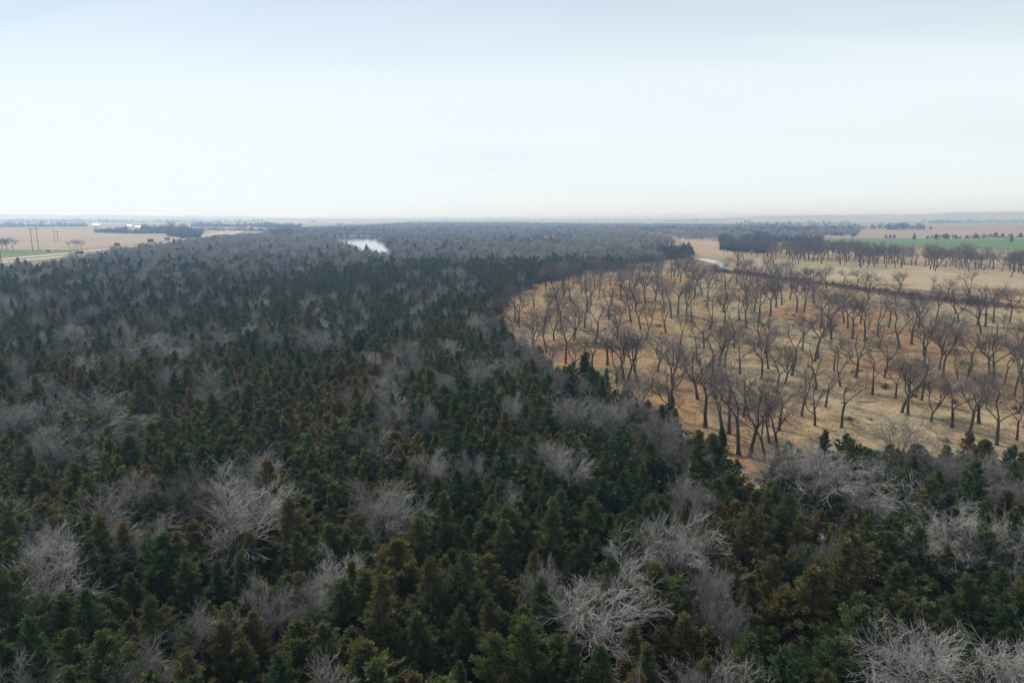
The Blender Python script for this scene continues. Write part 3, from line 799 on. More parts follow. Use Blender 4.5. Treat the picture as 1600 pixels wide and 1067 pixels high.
# a bare tree is wider than a cedar: drop cedars that stand right against it
keep = ~close
bidx = np.nonzero(isb & (r < 620))[0]
for i in bidx:
    if not keep[i]: continue
    d = np.hypot(cp[:, 0] - cp[i, 0], cp[:, 1] - cp[i, 1])
    m = (d < 2.2); m[i] = False; keep &= ~m
    m = isb & (d < 5.0); m[i] = False; isb &= ~m
cp, ck, cs, isb, nz, r = cp[keep], ck[keep], cs[keep], isb[keep], nz[keep], r[keep]
gz = np.array([ground_h(x, y) for x, y in cp])
tone_n = np.array([mnoise.noise((x / 26.0, y / 26.0, 3.3)) for x, y in cp])
tone_c = np.clip(0.50 + 0.36 * tone_n + rng.normal(0, 0.16, len(cp)), 0, 0.93)
size_c = np.clip(rng.normal(0.96, 0.21, len(cp)) + 0.14 * nz, 0.42, 1.42)

ced = np.nonzero(~isb)[0]; bar = np.nonzero(isb)[0]
# those that show largest in the photograph: nearest in frame
def in_frame(i, zt):
    u, v = px(cp[i, 0], cp[i, 1], zt); return (u > -25) & (u < 1625) & (v < 1085) & (cp[i, 1] > 5)
cf_ = in_frame(ced, 6.0)
order = ced[cf_][np.argsort(r[ced[cf_]])]
IND_C = order[:300]
bf_ = in_frame(bar, 9.0)
order = bar[bf_][np.argsort(r[bar[bf_]])]
IND_B = order[:210]

ORD = [""] + [w + " " for w in "second third fourth fifth sixth seventh eighth ninth tenth eleventh twelfth thirteenth fourteenth fifteenth sixteenth seventeenth eighteenth nineteenth twentieth twenty-first twenty-second twenty-third".split()]
def relation(du, dv):
    if abs(du) > abs(dv) * 1.2: return "right of" if du > 0 else "left of"
    return "in front of" if dv > 0 else "behind"
used_label = {}
def unique_label(fmt, key):
    k = used_label.get(key, 0); used_label[key] = k + 1
    return fmt.format(ORD[k] if k < len(ORD) else "another ")

MARKS_C = [(*px(*wood_bare[i][:2], 6.0), ph) for i, ph in (
    (0, "the pale bare tree at lower left"), (1, "the grey tree near lower left"), (2, "the widest grey bare tree"), (3, "the dark-trunked bare tree"),
    (4, "the low whitish bare tree"), (7, "the leaning bare giant"), (8, "the rounded silvery tree"), (9, "the bare tree cut by bottom edge"),
    (10, "the bottom right white tree"), (11, "the domed grey-purple tree"), (12, "the small pale right-side tree"), (15, "the leaning grey lower-left tree"),
    (16, "the bottom left corner bare tree"), (17, "the bare tree on the bottom edge"), (22, "the upright corner tree"), (38, "the thin pale tree"),
    (18, "the little bare tree"), (42, "the pale twigs at bottom centre"), (41, "the purplish bare tree"), (40, "the small grey tree near centre"))]
def cedar_words(tone, s):
    c = "deep green" if tone < 0.3 else "green" if tone < 0.52 else "olive" if tone < 0.72 else "bronze-tinged" if tone < 0.88 else "rusty bronze"
    z = "small " if s < 0.85 else "large " if s > 1.18 else ""
    return z + c
def label_by_marks(u, v, desc, noun, marks):
    d = [math.hypot(u - a, (v - b) * 1.2) for a, b, _ in marks]; k = int(np.argmin(d))
    rel = relation(u - marks[k][0], v - marks[k][1])
    return unique_label(desc + " " + noun + ", {}nearest " + rel + " " + marks[k][2], (desc, noun, rel, k))

lst = []
for i in IND_C:
    u, v = px(cp[i, 0], cp[i, 1], 6.0); lst.append((i, float(u), float(v)))
def mark_dist(t): return min(math.hypot(t[1] - a, (t[2] - b) * 1.2) for a, b, _ in MARKS_C)
for i, u, v in sorted(lst, key=mark_dist):
    vi = rnd.randrange(len(CEDARS)); cm, tm, H0, R0 = CEDARS[vi]; s = size_c[i]
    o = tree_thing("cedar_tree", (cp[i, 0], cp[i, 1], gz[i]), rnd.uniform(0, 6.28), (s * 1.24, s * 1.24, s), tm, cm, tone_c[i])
    tag(o, label_by_marks(u, v, cedar_words(tone_c[i], s), "cedar", MARKS_C), "cedar tree", "nearest cedars of the dense wood")

MARKS_B = MARKS_C + [(*px(*wood_bare[i][:2], 6.0), ph) for i, ph in (
    (5, "the lone grey tree mid wood"), (27, "the wide grey left-wood tree"), (28, "the pinkish left-wood tree"), (29, "the grey upper-left-wood tree"),
    (30, "the pale upper-left tree"), (36, "the spreading upper-wood tree"), (37, "the rounded upper-left tree"), (26, "the forked tree by the pasture"), (23, "the wide tree on the inner edge"))]
lst = [(i, *map(float, px(cp[i, 0], cp[i, 1], 9.0))) for i in IND_B]
for i, u, v in sorted(lst, key=mark_dist):
    vi = rnd.randrange(len(WOODBARE)); (tm, cm, H0), look = WOODBARE[vi]; s = float(np.clip(rng.normal(0.64, 0.09), 0.42, 0.9)); hz = float(rng.uniform(10.0, 12.8)) / H0
    t = float(np.clip(rng.normal(0.74, 0.12), 0, 1))
    o = tree_thing("bare_tree", (cp[i, 0], cp[i, 1], gz[i]), rnd.uniform(0, 6.28), (s, s, hz), tm, cm, t)
    tag(o, label_by_marks(u, v, look + " grey", "bare tree", MARKS_B), "bare tree", "bare trees standing in the cedar wood")

# the rest of the wood
rest_c = np.setdiff1d(ced, IND_C); rest_b = np.setdiff1d(bar, IND_B)
mid = rest_c[r[rest_c] < 300]; far = rest_c[r[rest_c] >= 300]
near_src = [source(c[0]) for c in CEDARS]; far_src = [source(m) for m in FARCEDAR]
allc = np.r_[mid, far]
var = np.r_[rng.integers(0, len(near_src), len(mid)), len(near_src) + rng.integers(0, len(far_src), len(far))]
sc = (size_c[allc] * ck[allc])[:, None] * np.array((1.25, 1.25, 1.0)); sc[:, 2] /= np.sqrt(ck[allc])
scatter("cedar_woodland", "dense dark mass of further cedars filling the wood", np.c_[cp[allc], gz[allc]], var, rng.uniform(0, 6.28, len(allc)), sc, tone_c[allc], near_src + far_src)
bsrc_n = [source(join_me) for join_me in [p[0][1] for p in WOODBARE]]
bsrc = [source(m) for m in FARBARE]
sb = np.clip(rng.normal(0.74, 0.12, len(rest_b)), 0.45, 1.1) * ck[rest_b] ** 1.1
sc = np.c_[sb, sb, np.clip(rng.normal(0.96, 0.09, len(rest_b)), 0.7, 1.2)]
scatter("bare_woodland", "grey mass of further leafless trees among the cedars", np.c_[cp[rest_b], gz[rest_b]], rng.integers(0, len(bsrc), len(rest_b)), rng.uniform(0, 6.28, len(rest_b)), sc,
        np.clip(rng.normal(0.72, 0.12, len(rest_b)), 0, 1), bsrc)

# ------------------------------------------------------------------ open pasture: trees with visible feet (base column, base row, top row) in the photograph
def z6(zx, zy): return 1150 + zx * 0.28125, 420 + zy * 0.28125
def z5(zx, zy): return 700 + zx * 0.28125, 420 + zy * 0.28125
PAST = []
for bx, by, ty, shp in [(20, 585, 390, 0), (140, 612, 400, 6), (272, 642, 440, 2), (310, 596, 350, 6), (370, 452, 270, 1), (438, 516, 240, 0), (456, 496, 230, 4), (545, 572, 390, 5), (580, 656, 430, 6),
                        (645, 388, 180, 1), (716, 402, 210, 6), (757, 692, 470, 0), (825, 602, 410, 3), (790, 382, 190, 4), (910, 438, 190, 1), (922, 792, 540, 1), (955, 806, 470, 2), (1040, 552, 180, 3),
                        (1082, 838, 600, 4), (1130, 556, 270, 2), (1152, 604, 300, 0), (1232, 612, 450, 1), (1200, 872, 620, 0), (1290, 597, 380, 6), (1290, 940, 640, 3), (1437, 636, 330, 1), (1492, 636, 470, 6),
                        (1546, 702, 340, 1), (1385, 316, 40, 2), (1430, 297, 60, 3), (1237, 300, 100, 4), (740, 176, 30, 2), (910, 126, 20, 2), (1280, 162, 10, 3), (1450, 980, 690, 1), (1562, 950, 720, 5),
                        (366, 812, 540, 4), (620, 332, 160, 0), (335, 242, 70, 2), (376, 242, 60, 1), (240, 892, 620, 3), (228, 1062, 690, 0), (160, 1062, 760, 6), (75, 1042, 620, 1), (15, 1032, 630, 6),
                        (1522, 297, 130, 0), (1342, 312, 110, 6), (1360, 362, 180, 5), (160, 470, 300, 6), (126, 302, 80, 4), (55, 332, 150, 1), (20, 287, 140, 3), (190, 262, 90, 6), (222, 216, 40, 2),
                        (528, 392, 130, 3), (976, 422, 140, 1), (1045, 482, 240, 6), (1590, 486, 300, 2), (255, 202, 30, 0), (1100, 120, 45, 2), (1180, 160, 70, 4), (600, 300, 120, 6), (470, 330, 120, 2),
                        (690, 300, 150, 5), (850, 330, 160, 4), (1015, 330, 130, 2), (1110, 300, 120, 1), (60, 180, 20, 2), (100, 240, 60, 1), (300, 170, 30, 0), (430, 190, 50, 3), (1590, 640, 420, 3)]:
    PAST.append((*z6(bx, by), 420 + ty * 0.28125, shp))
for bx, by, ty, shp in [(395, 322, 100, 1), (375, 292, 130, 6), (480, 217, 80, 0), (545, 130, 20, 6), (655, 522, 270, 2), (632, 322, 100, 6), (540, 312, 140, 0), (775, 242, 40, 2), (796, 207, 60, 1),
                        (885, 532, 290, 3), (932, 632, 350, 4), (978, 616, 330, 2), (1002, 618, 300, 0), (1050, 628, 330, 1), (895, 282, 120, 5), (1165, 577, 370, 2), (1240, 277, 80, 0), (1198, 247, 60, 6),
                        (1280, 252, 70, 3), (1355, 303, 160, 5), (1326, 262, 90, 4), (1458, 342, 170, 1), (1510, 533, 180, 2), (1536, 542, 330, 0), (1387, 724, 390, 2), (1250, 664, 420, 4), (1130, 664, 540, 5),
                        (1522, 940, 580, 0), (1562, 915, 600, 6), (1070, 340, 140, 4), (1016, 302, 80, 1), (1046, 212, 20, 2), (1095, 187, 10, 0), (1370, 162, 30, 2), (1410, 142, 10, 1), (1440, 167, 30, 4),
                        (1530, 227, 60, 6), (1590, 442, 270, 0), (905, 212, 30, 6), (700, 402, 160, 2), (590, 402, 180, 4), (840, 130, 0, 2), (680, 182, 20, 1), (600, 170, 10, 4), (960, 172, 10, 3), (1150, 180, 20, 2), (470, 420, 240, 2),
                        (760, 330, 150, 0), (820, 420, 200, 6), (940, 400, 170, 2), (1100, 400, 200, 2), (1290, 420, 260, 0), (1420, 440, 280, 3), (300, 330, 170, 2), (260, 300, 140, 1), (1210, 360, 170, 1)]:
    PAST.append((*z5(bx, by), 420 + ty * 0.28125, shp))

BUSH_PX, STREAM_PX = (1383, 607), (1128, 414)
MARKS_P = [(1383, 607, "the dark bush on the pasture"), (914, 600, "the lone dark cedar at the wood's edge"), (1128, 430, "the stream bend"), (1205, 735, "the pasture corner by the wood"),
           (1500, 470, "the creek brush"), (1300, 445, "the bend of the creek brush"), (1397, 543, "the bleached log mid pasture"), (1590, 690, "the pasture's right edge"), (800, 480, "the wood's inner corner"),
           (960, 480, "the rust grass patch"), (1120, 540, "the open middle of the pasture"), (1250, 560, "the central pasture trees"), (1540, 560, "the far right pasture trees"), (1060, 640, "the pointed edge of the wood")]
def past_tree(u, v, tv, shp, group="bare trees scattered on the open pasture"):
    x, y = at(u, v, 0.0); z = ground_h(x, y)
    (tm, cm, H0), look = COTTON[shp]
    H = float(np.clip(top_z(x, y, tv) * 1.32, 8.5, 17.0 if math.hypot(x, y) < 260 else 19.0)); s = H / H0
    dist = math.hypot(x, y)
    rz = rnd.uniform(0, 6.28)
    w = s * rnd.uniform(0.9, 1.15)
    t = float(np.clip(rng.normal(0.33, 0.10), 0, 0.7))
    o = tree_thing("pasture_tree", (x, y, z), rz, (w, w, s), tm, cm, t)
    size = "tall " if H > 14 else "short " if H < 10.5 else ""
    return tag(o, label_by_marks(u, v, size + look, "bare tree", MARKS_P), "bare tree", group), (x, y)
past_xy = []
def mdist(t): return min(math.hypot(t[0] - a, (t[1] - b) * 1.2) for a, b, _ in MARKS_P)
# farther trees of the pasture, up to the creek and the stream
for _ in range(4000):
    u, v = rnd.uniform(800, 1640), rnd.uniform(412, 452)
    line = np.interp(u, [800, 1000, 1090, 1150, 1300, 1420, 1520, 1600, 1700], [430, 412, 410, 424, 444, 462, 475, 482, 490])
    if v < line or v > line + 42: continue
    if 1085 < u < 1145 and 400 < v < 446: continue
    w = at(u, v, 0); wb = at(u, v - 4, 0)
    if inside(np.array([w]), FOREST)[0]: continue
    if any(math.hypot(u - a, (v - b) * 2.2) < 13 for a, b, _, _ in PAST): continue
    d = math.hypot(*w)
    PAST.append((u, v, v - rnd.uniform(10.5, 15.5) / d * FPX, rnd.randrange(10)))
    if len(PAST) > 200: break
for _ in range(6000):
    u, v = rnd.uniform(800, 1660), rnd.uniform(438, 690)
    w = at(u, v, 0); d = math.hypot(*w)
    if inside(np.array([w]), FOREST)[0] or v < np.interp(u, [800, 1150, 1300, 1600, 1700], [436, 440, 452, 490, 500]): continue
    if any(math.hypot(u - a, (v - b) * 2.0) < 20 + (v - 430) * 0.06 for a, b, _, _ in PAST): continue
    if mnoise.noise((w[0] / 30.0, w[1] / 30.0, 9.0)) < rnd.uniform(-0.5, 0.15): continue
    PAST.append((u, v, v - rnd.uniform(8.0, 13.5) / d * FPX, rnd.randrange(10)))
    if len(PAST) > 255: break
PAST = [p for p in PAST if not inside(np.array([at(p[0], p[1], 0)]), FOREST)[0]]
for p in sorted(PAST, key=mdist):
    o, xy = past_tree(*(p[:3] + (p[3] if rnd.random() < 0.5 else rnd.choice((7, 8, 9, p[3])),))); past_xy.append(xy)

# tall row along the far creek
ROW = []
for _ in range(900):
    u = rnd.uniform(1128, 1640) if rnd.random() < 0.7 else rnd.uniform(1180, 1370)
    base = np.interp(u, [1128, 1200, 1350, 1430, 1600, 1640], [402, 408, 413, 417, 427, 430])
    v = base + rnd.gauss(-1.5, 3.2) - (rnd.uniform(0, 12) if u < 1340 else 0)
    if any(abs(u - a) < 4.0 and abs(v - b) < 2.5 for a, b, _ in ROW): continue
    ROW.append((u, v, rnd.uniform(15, 23)))
    if len(ROW) >= 150: break
MARKS_R = [(1160, 400, "the dark clump past the stream"), (1250, 405, "the thick western end"), (1340, 410, "the first gap in the row"), (1420, 414, "the middle of the row"), (1500, 420, "the sparse stretch"), (1590, 426, "the right picture edge")]
for u, v, H in sorted(ROW, key=lambda t: min(abs(t[0] - m[0]) for m in MARKS_R)):
    x, y = at(u, v, 0); (tm, cm, H0), look = COTTON[rnd.randrange(5)]; s = H / H0
    o = tree_thing("creekside_tree", (x, y, 0.05), rnd.uniform(0, 6.28), (s * rnd.uniform(1.0, 1.3), s * 1.15, s), tm, cm, float(np.clip(rng.normal(0.3, 0.1), 0, 0.6)))
    tag(o, label_by_marks(u, v, look, "tall row tree", MARKS_R), "bare tree", "tall bare trees in the far creek row")

# cedars that stand apart: at the wood's edge, by the pond, in the far fields
def lone_cedar(u, v, H, w, tone, lab, grp=None, zb=0.0):
    x, y = at(u, v, zb); k = rnd.randrange(len(CEDARS)); cm, tm, H0, R0 = CEDARS[k]
    o = tree_thing("cedar_tree", (x, y, ground_h(x, y)), rnd.uniform(0, 6.28), (w / R0, w / R0, H / H0), tm, cm, tone)
    return tag(o, lab, "cedar tree", grp)
lone_cedar(914, 604, 9.5, 2.4, 0.25, "tall dark ragged cedar alone at the wood's pasture edge")
lone_cedar(947, 612, 6.5, 2.2, 0.35, "squat dark cedar right of the ragged one at the wood's edge")
lone_cedar(1048, 668, 7.5, 2.6, 0.7, "olive cedar on the pointed pasture edge of the wood")
lone_cedar(1126, 706, 5.5, 1.8, 0.3, "small dark cedar under the pasture trees at the corner")
lone_cedar(573, 396, 12.0, 5.5, 0.3, "dark cone-shaped tree in front of the bright pond")
lone_cedar(541, 389, 13.0, 4.0, 0.3, "pointed dark tree on the pond's nearer bank")
FC = [(1236, 367.8, 9, 7), (1290, 367.6, 8, 7), (1300, 367.8, 8, 9), (1313, 369, 9, 8), (1333, 370, 10, 7), (1384, 372.3, 9, 6), (1391, 372.4, 9, 6), (1397, 372.3, 9, 6), (1428, 374, 14, 8), (1462, 373.8, 12, 9), (1478, 373.7, 13, 12),
      (1493, 373, 9, 8), (1510, 372.6, 8, 7), (1524, 372.6, 11, 12), (1537, 372.3, 10, 9), (1555, 371.8, 13, 12), (1566, 371.6, 11, 8), (1580, 371.3, 10, 9), (1594, 371.2, 11, 10), (1580, 378, 15, 7), (1454, 359, 14, 10), (1378, 352.8, 18, 10)]
for k, (u, v, H, w) in enumerate(sorted(FC)):
    lone_cedar(u, v, H * 0.95, w * 0.62, 0.3, unique_label("round dark evergreen by the far fields, {}from the left".replace("{}", "{}") if k else "round dark evergreen by the far fields, first{} from the left", "fc"), "dark evergreens along the far field edges")

# bare trees by the highway
for k, (u, v, tv, lab) in enumerate([(21, 390.5, 369, "round-topped bare tree between the poles and left picture edge"), (13, 391, 371, "thin bare tree second in from the left edge"), (3, 391.5, 367, "bare tree cut by the left picture edge"),
                                     (8, 391, 374, "lowest bare tree at the left picture edge"), (110, 390.3, 376.5, "leftmost bare tree of the roadside clump by the green strip"), (116, 390, 374.5, "second bare tree of the roadside clump"),
                                     (121, 389.8, 373.8, "third bare tree of the roadside clump"), (128, 389.6, 372.8, "broad V-shaped bare tree ending the roadside clump")]):
    x, y = at(u, v); (tm, cm, H0), look = COTTON[(4, 6, 2, 1, 6, 0, 6, 4)[k]]; H = top_z(x, y, tv); s = H / H0
    tag(tree_thing("roadside_tree", (x, y, 0.1), rnd.uniform(0, 6), (s * 1.15, s * 1.15, s), tm, cm, 0.3), lab, "bare tree", "bare trees by the highway")

# ------------------------------------------------------------------ groves and treelines too far off to count
def treeline(label, line, rows, gap, H, step, cedar_share=0.25, name="distant_treeline", jit=0.8):
    pts, var, sc, to = [], [], [], []
    for (u0, v0), (u1, v1) in zip(line[:-1], line[1:]):
        a, b = at(u0, v0), at(u1, v1); L = np.linalg.norm(b - a)
        for rr in range(rows):
            n = max(1, int(L / step))
            for k in range(n):
                if rnd.random() < 0.12: continue
                q = a + (b - a) * (k + rnd.random()) / n; back = q / np.linalg.norm(q)
                q = q + back * (rr * gap + rnd.uniform(-jit, jit) * gap * 0.5)
                h = H * rnd.uniform(0.65, 1.15)
                if rnd.random() < cedar_share: i = rnd.randrange(5); s = h * 0.72 / 8.0; sx = s * 1.25; vv = len(bsrc) + i
                else: i = rnd.randrange(4); s = h / 13.0; sx = s * 1.15; vv = i
                pts.append((q[0], q[1], 0.0)); var.append(vv); sc.append((sx, sx, s)); to.append(rnd.uniform(0.1, 0.5))
    return scatter(name, label, np.array(pts), var, np.array([rnd.uniform(0, 6.28) for _ in pts]), np.array(sc), to, bsrc + far_src)

treeline("long dark treeline beyond the tan field at far left", [(-120, 355), (60, 354.6), (136, 354.2)], 4, 14, 18, 7)
treeline("dark grove behind the billboards", [(148, 363.5), (200, 365.2), (262, 365.6)], 3, 12, 15, 6, 0.4, "distant_grove")
treeline("rounded grove where the highway meets the wood", [(262, 369), (290, 371.5), (314, 372.5)], 4, 16, 17, 6, 0.4, "distant_grove")
treeline("taller trees rising behind the billboard grove", [(222, 362), (270, 363), (300, 364)], 3, 20, 26, 8, 0.2, "distant_grove")
treeline("far treeline left of the highway trees", [(-120, 349), (200, 348.2), (420, 348.5)], 3, 40, 20, 14)
treeline("treeline behind the pale field left of the pond", [(300, 354.5), (400, 355.2), (470, 358)], 5, 18, 18, 9, 0.3)
treeline("long dark belt behind the billboards' far field", [(300, 360.5), (380, 361), (440, 362.5)], 3, 14, 12, 7, 0.3)
treeline("blue belt under the far left horizon", [(-150, 346.6), (60, 346.4), (200, 346.2)], 4, 60, 24, 16)
treeline("dark belt along the back of the green wheat", [(1445, 373.6), (1530, 373.2), (1640, 372.2)], 2, 10, 8, 9, 0.6)
treeline("blue belt past the ploughed field", [(1180, 357.2), (1300, 357.6), (1390, 357.8)], 3, 30, 17, 12, 0.35)
treeline("dark scrub on the lower hill slopes", [(1450, 349.5), (1500, 349), (1620, 349.2)], 4, 50, 16, 24, 0.5)
treeline("faint treeline under the left horizon", [(-120, 344.5), (300, 344), (600, 344.4)], 3, 120, 24, 30)
treeline("line of trees across the back of the pond", [(430, 367.6), (520, 367.2), (600, 367)], 4, 18, 16, 8, 0.3)
treeline("clump on the pond's nearer left bank", [(425, 369.5), (455, 371)], 4, 10, 17, 7, 0.5, "distant_grove")
treeline("faint treeline under the middle horizon", [(600, 344.6), (900, 344.4), (1150, 344.6)], 4, 120, 24, 30)
treeline("broad blue wood behind the clearing", [(930, 361.5), (1060, 364), (1200, 366), (1265, 367)], 7, 22, 16, 10, 0.25)
treeline("dark wood flanking the clearing on its far side", [(1126, 391), (1150, 394), (1200, 397)], 9, 13, 17, 8, 0.45, "distant_grove")
treeline("wood running back from the tall row", [(1165, 376), (1230, 380), (1285, 384)], 5, 20, 16, 9, 0.25, "distant_grove")
treeline("blue treeline left of the ploughed field", [(1150, 361), (1240, 362.6), (1336, 363)], 3, 20, 18, 9, 0.3)
treeline("dark shelterbelt alone in the ploughed field", [(1386, 359.3), (1415, 359), (1443, 359.2)], 3, 20, 22, 9, 0.5, "distant_grove")
treeline("faint trees beyond the ploughed field", [(1150, 352), (1240, 351.2), (1330, 351)], 3, 60, 20, 18)
treeline("thin trees along the foot of the hills", [(1440, 347.2), (1530, 347), (1700, 346.6)], 3, 60, 22, 22)
treeline("faint trees under the right-hand ridge", [(1040, 346.5), (1200, 345.5), (1420, 345.2)], 3, 90, 22, 26)
treeline("trees hiding the stream's left bank", [(1000, 398.5), (1040, 399.5), (1082, 401.5)], 8, 14, 17, 7, 0.05, "distant_grove")
treeline("belt of bare trees at the pasture's far end", [(840, 426), (920, 417), (1000, 411), (1066, 405)], 9, 10, 16, 7, 0.04, "distant_grove")

# ------------------------------------------------------------------ brush along the creek, pasture grass
def shrub_mesh(seed, h=1.8, w=1.6, n=90):
    R = np.random.default_rng(seed); C, Rd = [], []
    for k in range(n):
        a, t = R.uniform(0, 6.28), R.uniform(0.05, 1.0); b = np.array((math.cos(a) * 0.25 * t * w, math.sin(a) * 0.25 * t * w, -0.1))
        d = np.array((math.cos(a) * t * w * 0.8, math.sin(a) * t * w * 0.8, h * R.uniform(0.5, 1.05) * (1.1 - 0.45 * t))); m = b + d * 0.5 + R.normal(0, 0.08, 3)
        C.append([b, m, b + d + R.normal(0, 0.12, 3)]); Rd.append([0.03, 0.024, 0.012])
        for _ in range(3):
            q = m + (b + d - m) * R.uniform(0, 1); e = q + d / np.linalg.norm(d) * R.uniform(0.2, 0.5) + R.normal(0, 0.18, 3)
            C.append([q, (q + e) / 2 + R.normal(0, 0.03, 3), e]); Rd.append([0.018, 0.014, 0.009])
    v, f = tubes(np.array(C), np.array(Rd), 3)
    return mesh_np("shrub_twigs", v, f, (M_TWIG,), attrs={"fine": np.full(len(v), 0.6)})
SHRUBS = [shrub_mesh(600 + i, h, w) for i, (h, w) in enumerate([(1.8, 1.7), (2.3, 1.5), (1.4, 1.9)])]
shsrc = [source(m) for m in SHRUBS]
cl = P((1120, 423), (1170, 429), (1230, 437), (1300, 446), (1420, 463), (1520, 475), (1600, 482), (1750, 496))
pts = []
for a, b in zip(cl[:-1], cl[1:]):
    L = np.linalg.norm(b - a)
    for k in range(int(L * 1.5)):
        q = a + (b - a) * rnd.random() + np.array((rnd.gauss(0, 3.5), rnd.gauss(0, 5.0)))
        if mnoise.noise((q[0] / 14.0, q[1] / 14.0, 2.2)) < rnd.uniform(-0.5, 0.25): continue
        pts.append((q[0], q[1], ground_h(*q)))
n = len(pts); s = rng.uniform(0.6, 1.5, n)
scatter("creek_brush", "dark brown brush lining the creek behind the pasture", np.array(pts), rng.integers(0, 3, n), rng.uniform(0, 6.28, n), np.c_[s, s, s], np.clip(rng.normal(0.32, 0.16, n), 0, 0.7), shsrc)

def tuft_mesh(seed, mat):
    R = np.random.default_rng(seed); n = 26
    a = R.uniform(0, 6.28, n); B = np.stack([R.normal(0, 0.09, n), R.normal(0, 0.09, n), np.full(n, -0.05)], 1)
    D = np.stack([np.cos(a) * R.uniform(0.1, 0.6, n), np.sin(a) * R.uniform(0.1, 0.6, n), np.ones(n)], 1); L = R.uniform(0.25, 0.6, n)
    S = np.stack([-np.sin(a), np.cos(a), np.zeros(n)], 1) * 0.025
    V = np.stack([B - S, B + S, B + D * L[:, None]], 1).reshape(-1, 3)
    return mesh_np("grass_tuft", V, np.arange(n * 3).reshape(-1, 3), (mat,))
def grass_mat():
    m, nt, b = new_mat("dry_grass_blades"); t = attr(nt, "tone", 'INSTANCER')
    nt.links.new(ramp(nt, t, [(0.0, (0.26, 0.15, 0.08)), (0.4, (0.34, 0.24, 0.14)), (0.75, (0.38, 0.31, 0.19)), (1.0, (0.27, 0.26, 0.12))]), b.inputs["Base Color"])
    return m
M_GRASS = grass_mat()
tsrc = [source(tuft_mesh(700 + i, M_GRASS)) for i in range(4)]
gp = []
while len(gp) < 30000:
    u = rng.uniform(760, 1680, 4000); d = np.sqrt(rng.uniform(105 ** 2, 430 ** 2, 4000))
    w = np.stack([(u - 800) / FPX * d * 1.03, d], 1)
    ok = ~inside(w, FOREST)
    nzg = np.array([mnoise.noise((a / 7.0, b / 7.0, 2.0)) for a, b in w]); ok &= rng.uniform(-0.6, 0.5, 4000) < nzg
    gp += list(w[ok])
gp = np.array(gp[:30000]); s = rng.uniform(0.3, 0.8, len(gp))
tg = np.clip(0.45 + 0.6 * np.array([mnoise.noise((a / 40.0, b / 25.0, 6.0)) for a, b in gp]) + rng.normal(0, 0.12, len(gp)), 0, 1)
scatter("dry_grass", "tufts of dry rust and straw grass over the pasture", np.c_[gp, [ground_h(a, b) for a, b in gp]], rng.integers(0, 4, len(gp)), rng.uniform(0, 6.28, len(gp)), np.c_[s, s, s], tg, tsrc)

pts = []
for a, b in zip(cl[:-1], cl[1:]):
    for k in range(int(np.linalg.norm(b - a) * 18)):
        q = a + (b - a) * rnd.random() + np.array((rnd.gauss(0, 5.0), rnd.gauss(0, 7.0)))
        if mnoise.noise((q[0] / 18.0, q[1] / 18.0, 5.2)) > rnd.uniform(-0.5, 0.4): pts.append((q[0], q[1], ground_h(*q)))
n = len(pts); s = rng.uniform(1.4, 3.0, n)
scatter("creek_reeds", "rusty brown reeds and tall grass along the creek", np.array(pts), rng.integers(0, 4, n), rng.uniform(0, 6.28, n), np.c_[s, s, s], np.clip(rng.normal(0.12, 0.12, n), 0, 0.6), tsrc)
pb_ = gp[rng.uniform(0, 1, len(gp)) < 0.006]; pb_ = pb_ + rng.uniform(-3, 3, pb_.shape); n = len(pb_); s = rng.uniform(0.22, 0.65, n)
scatter("pasture_brush", "low twiggy scrub and fallen twigs dotted over the pasture", np.c_[pb_, [ground_h(a, b) for a, b in pb_]], rng.integers(0, 3, n), rng.uniform(0, 6.28, n), np.c_[s * 1.5, s * 1.2, s], np.clip(rng.normal(0.4, 0.2, n), 0, 1), shsrc)
# undergrowth of bare shrubs in the wood and along its edge
up_ = cp[(r > 45) & (r < 200)]; up_ = up_[rng.uniform(0, 1, len(up_)) < 0.35] + rng.uniform(-2, 2, (int((rng.uniform(0, 1, 1) * 0)[0]) or 1, 2))
n = len(up_); s = rng.uniform(0.8, 1.9, n)
scatter("undergrowth", "thin leafless undergrowth between the cedars", np.c_[up_, [ground_h(a, b) for a, b in up_]], rng.integers(0, 3, n), rng.uniform(0, 6.28, n), np.c_[s, s, s], np.clip(rng.normal(0.45, 0.15, n), 0, 1), shsrc)

# ------------------------------------------------------------------ small things
x, y = at(*BUSH_PX); me = SHRUBS[0]
b_ = link("pasture_bush", me, loc=(x, y, ground_h(x, y))); b_["tone"] = 0.0; b_.scale = (0.9, 0.7, 0.8); tag(b_, "small dark bush alone in the middle of the pasture", "bush")
def log_mesh(seed, L):
    R = np.random.default_rng(seed); k = 7; xs = np.linspace(0, L, k)
    c = np.stack([xs, R.normal(0, 0.06, k).cumsum(), 0.16 + R.normal(0, 0.02, k)], 1); rr = np.linspace(0.2, 0.1, k)
    p = [tubes(c[None], rr[None], 7)]
    for i in (2, 4, 5): p.append(tubes(np.array([[c[i], c[i] + (0.4, R.uniform(-0.7, 0.7), 0.35), c[i] + (0.9, R.uniform(-1.2, 1.2), 0.55)]]), np.array([[0.07, 0.05, 0.02]]), 5))
    v, f = join(p); return mesh_np("fallen_log", v, f, (M_LOG,), True)
for k, (u, v, L, lab) in enumerate([(1397, 543, 4.2, "bleached fallen log mid pasture"), (1550, 501, 5.0, "pale fallen log near the creek brush"), (1214, 482, 3.5, "short pale log under the far pasture trees"), (1060, 468, 4.5, "pale log by the rust grass"),
                                    (1356, 504, 3.2, "small pale log left of mid pasture"), (1345, 626, 4.0, "branchy log in front of the dark bush"), (812, 520, 3.5, "pale log by the wood's inner corner"), (1190, 475, 3.8, "pale log left among far pasture trees")]):
    x, y = at(u, v); o = link("fallen_log", log_mesh(800 + k, L), loc=(x, y, ground_h(x, y)), rot=(0, 0, rnd.uniform(-0.6, 0.6))); tag(o, lab, "log", "fallen logs on the pasture")

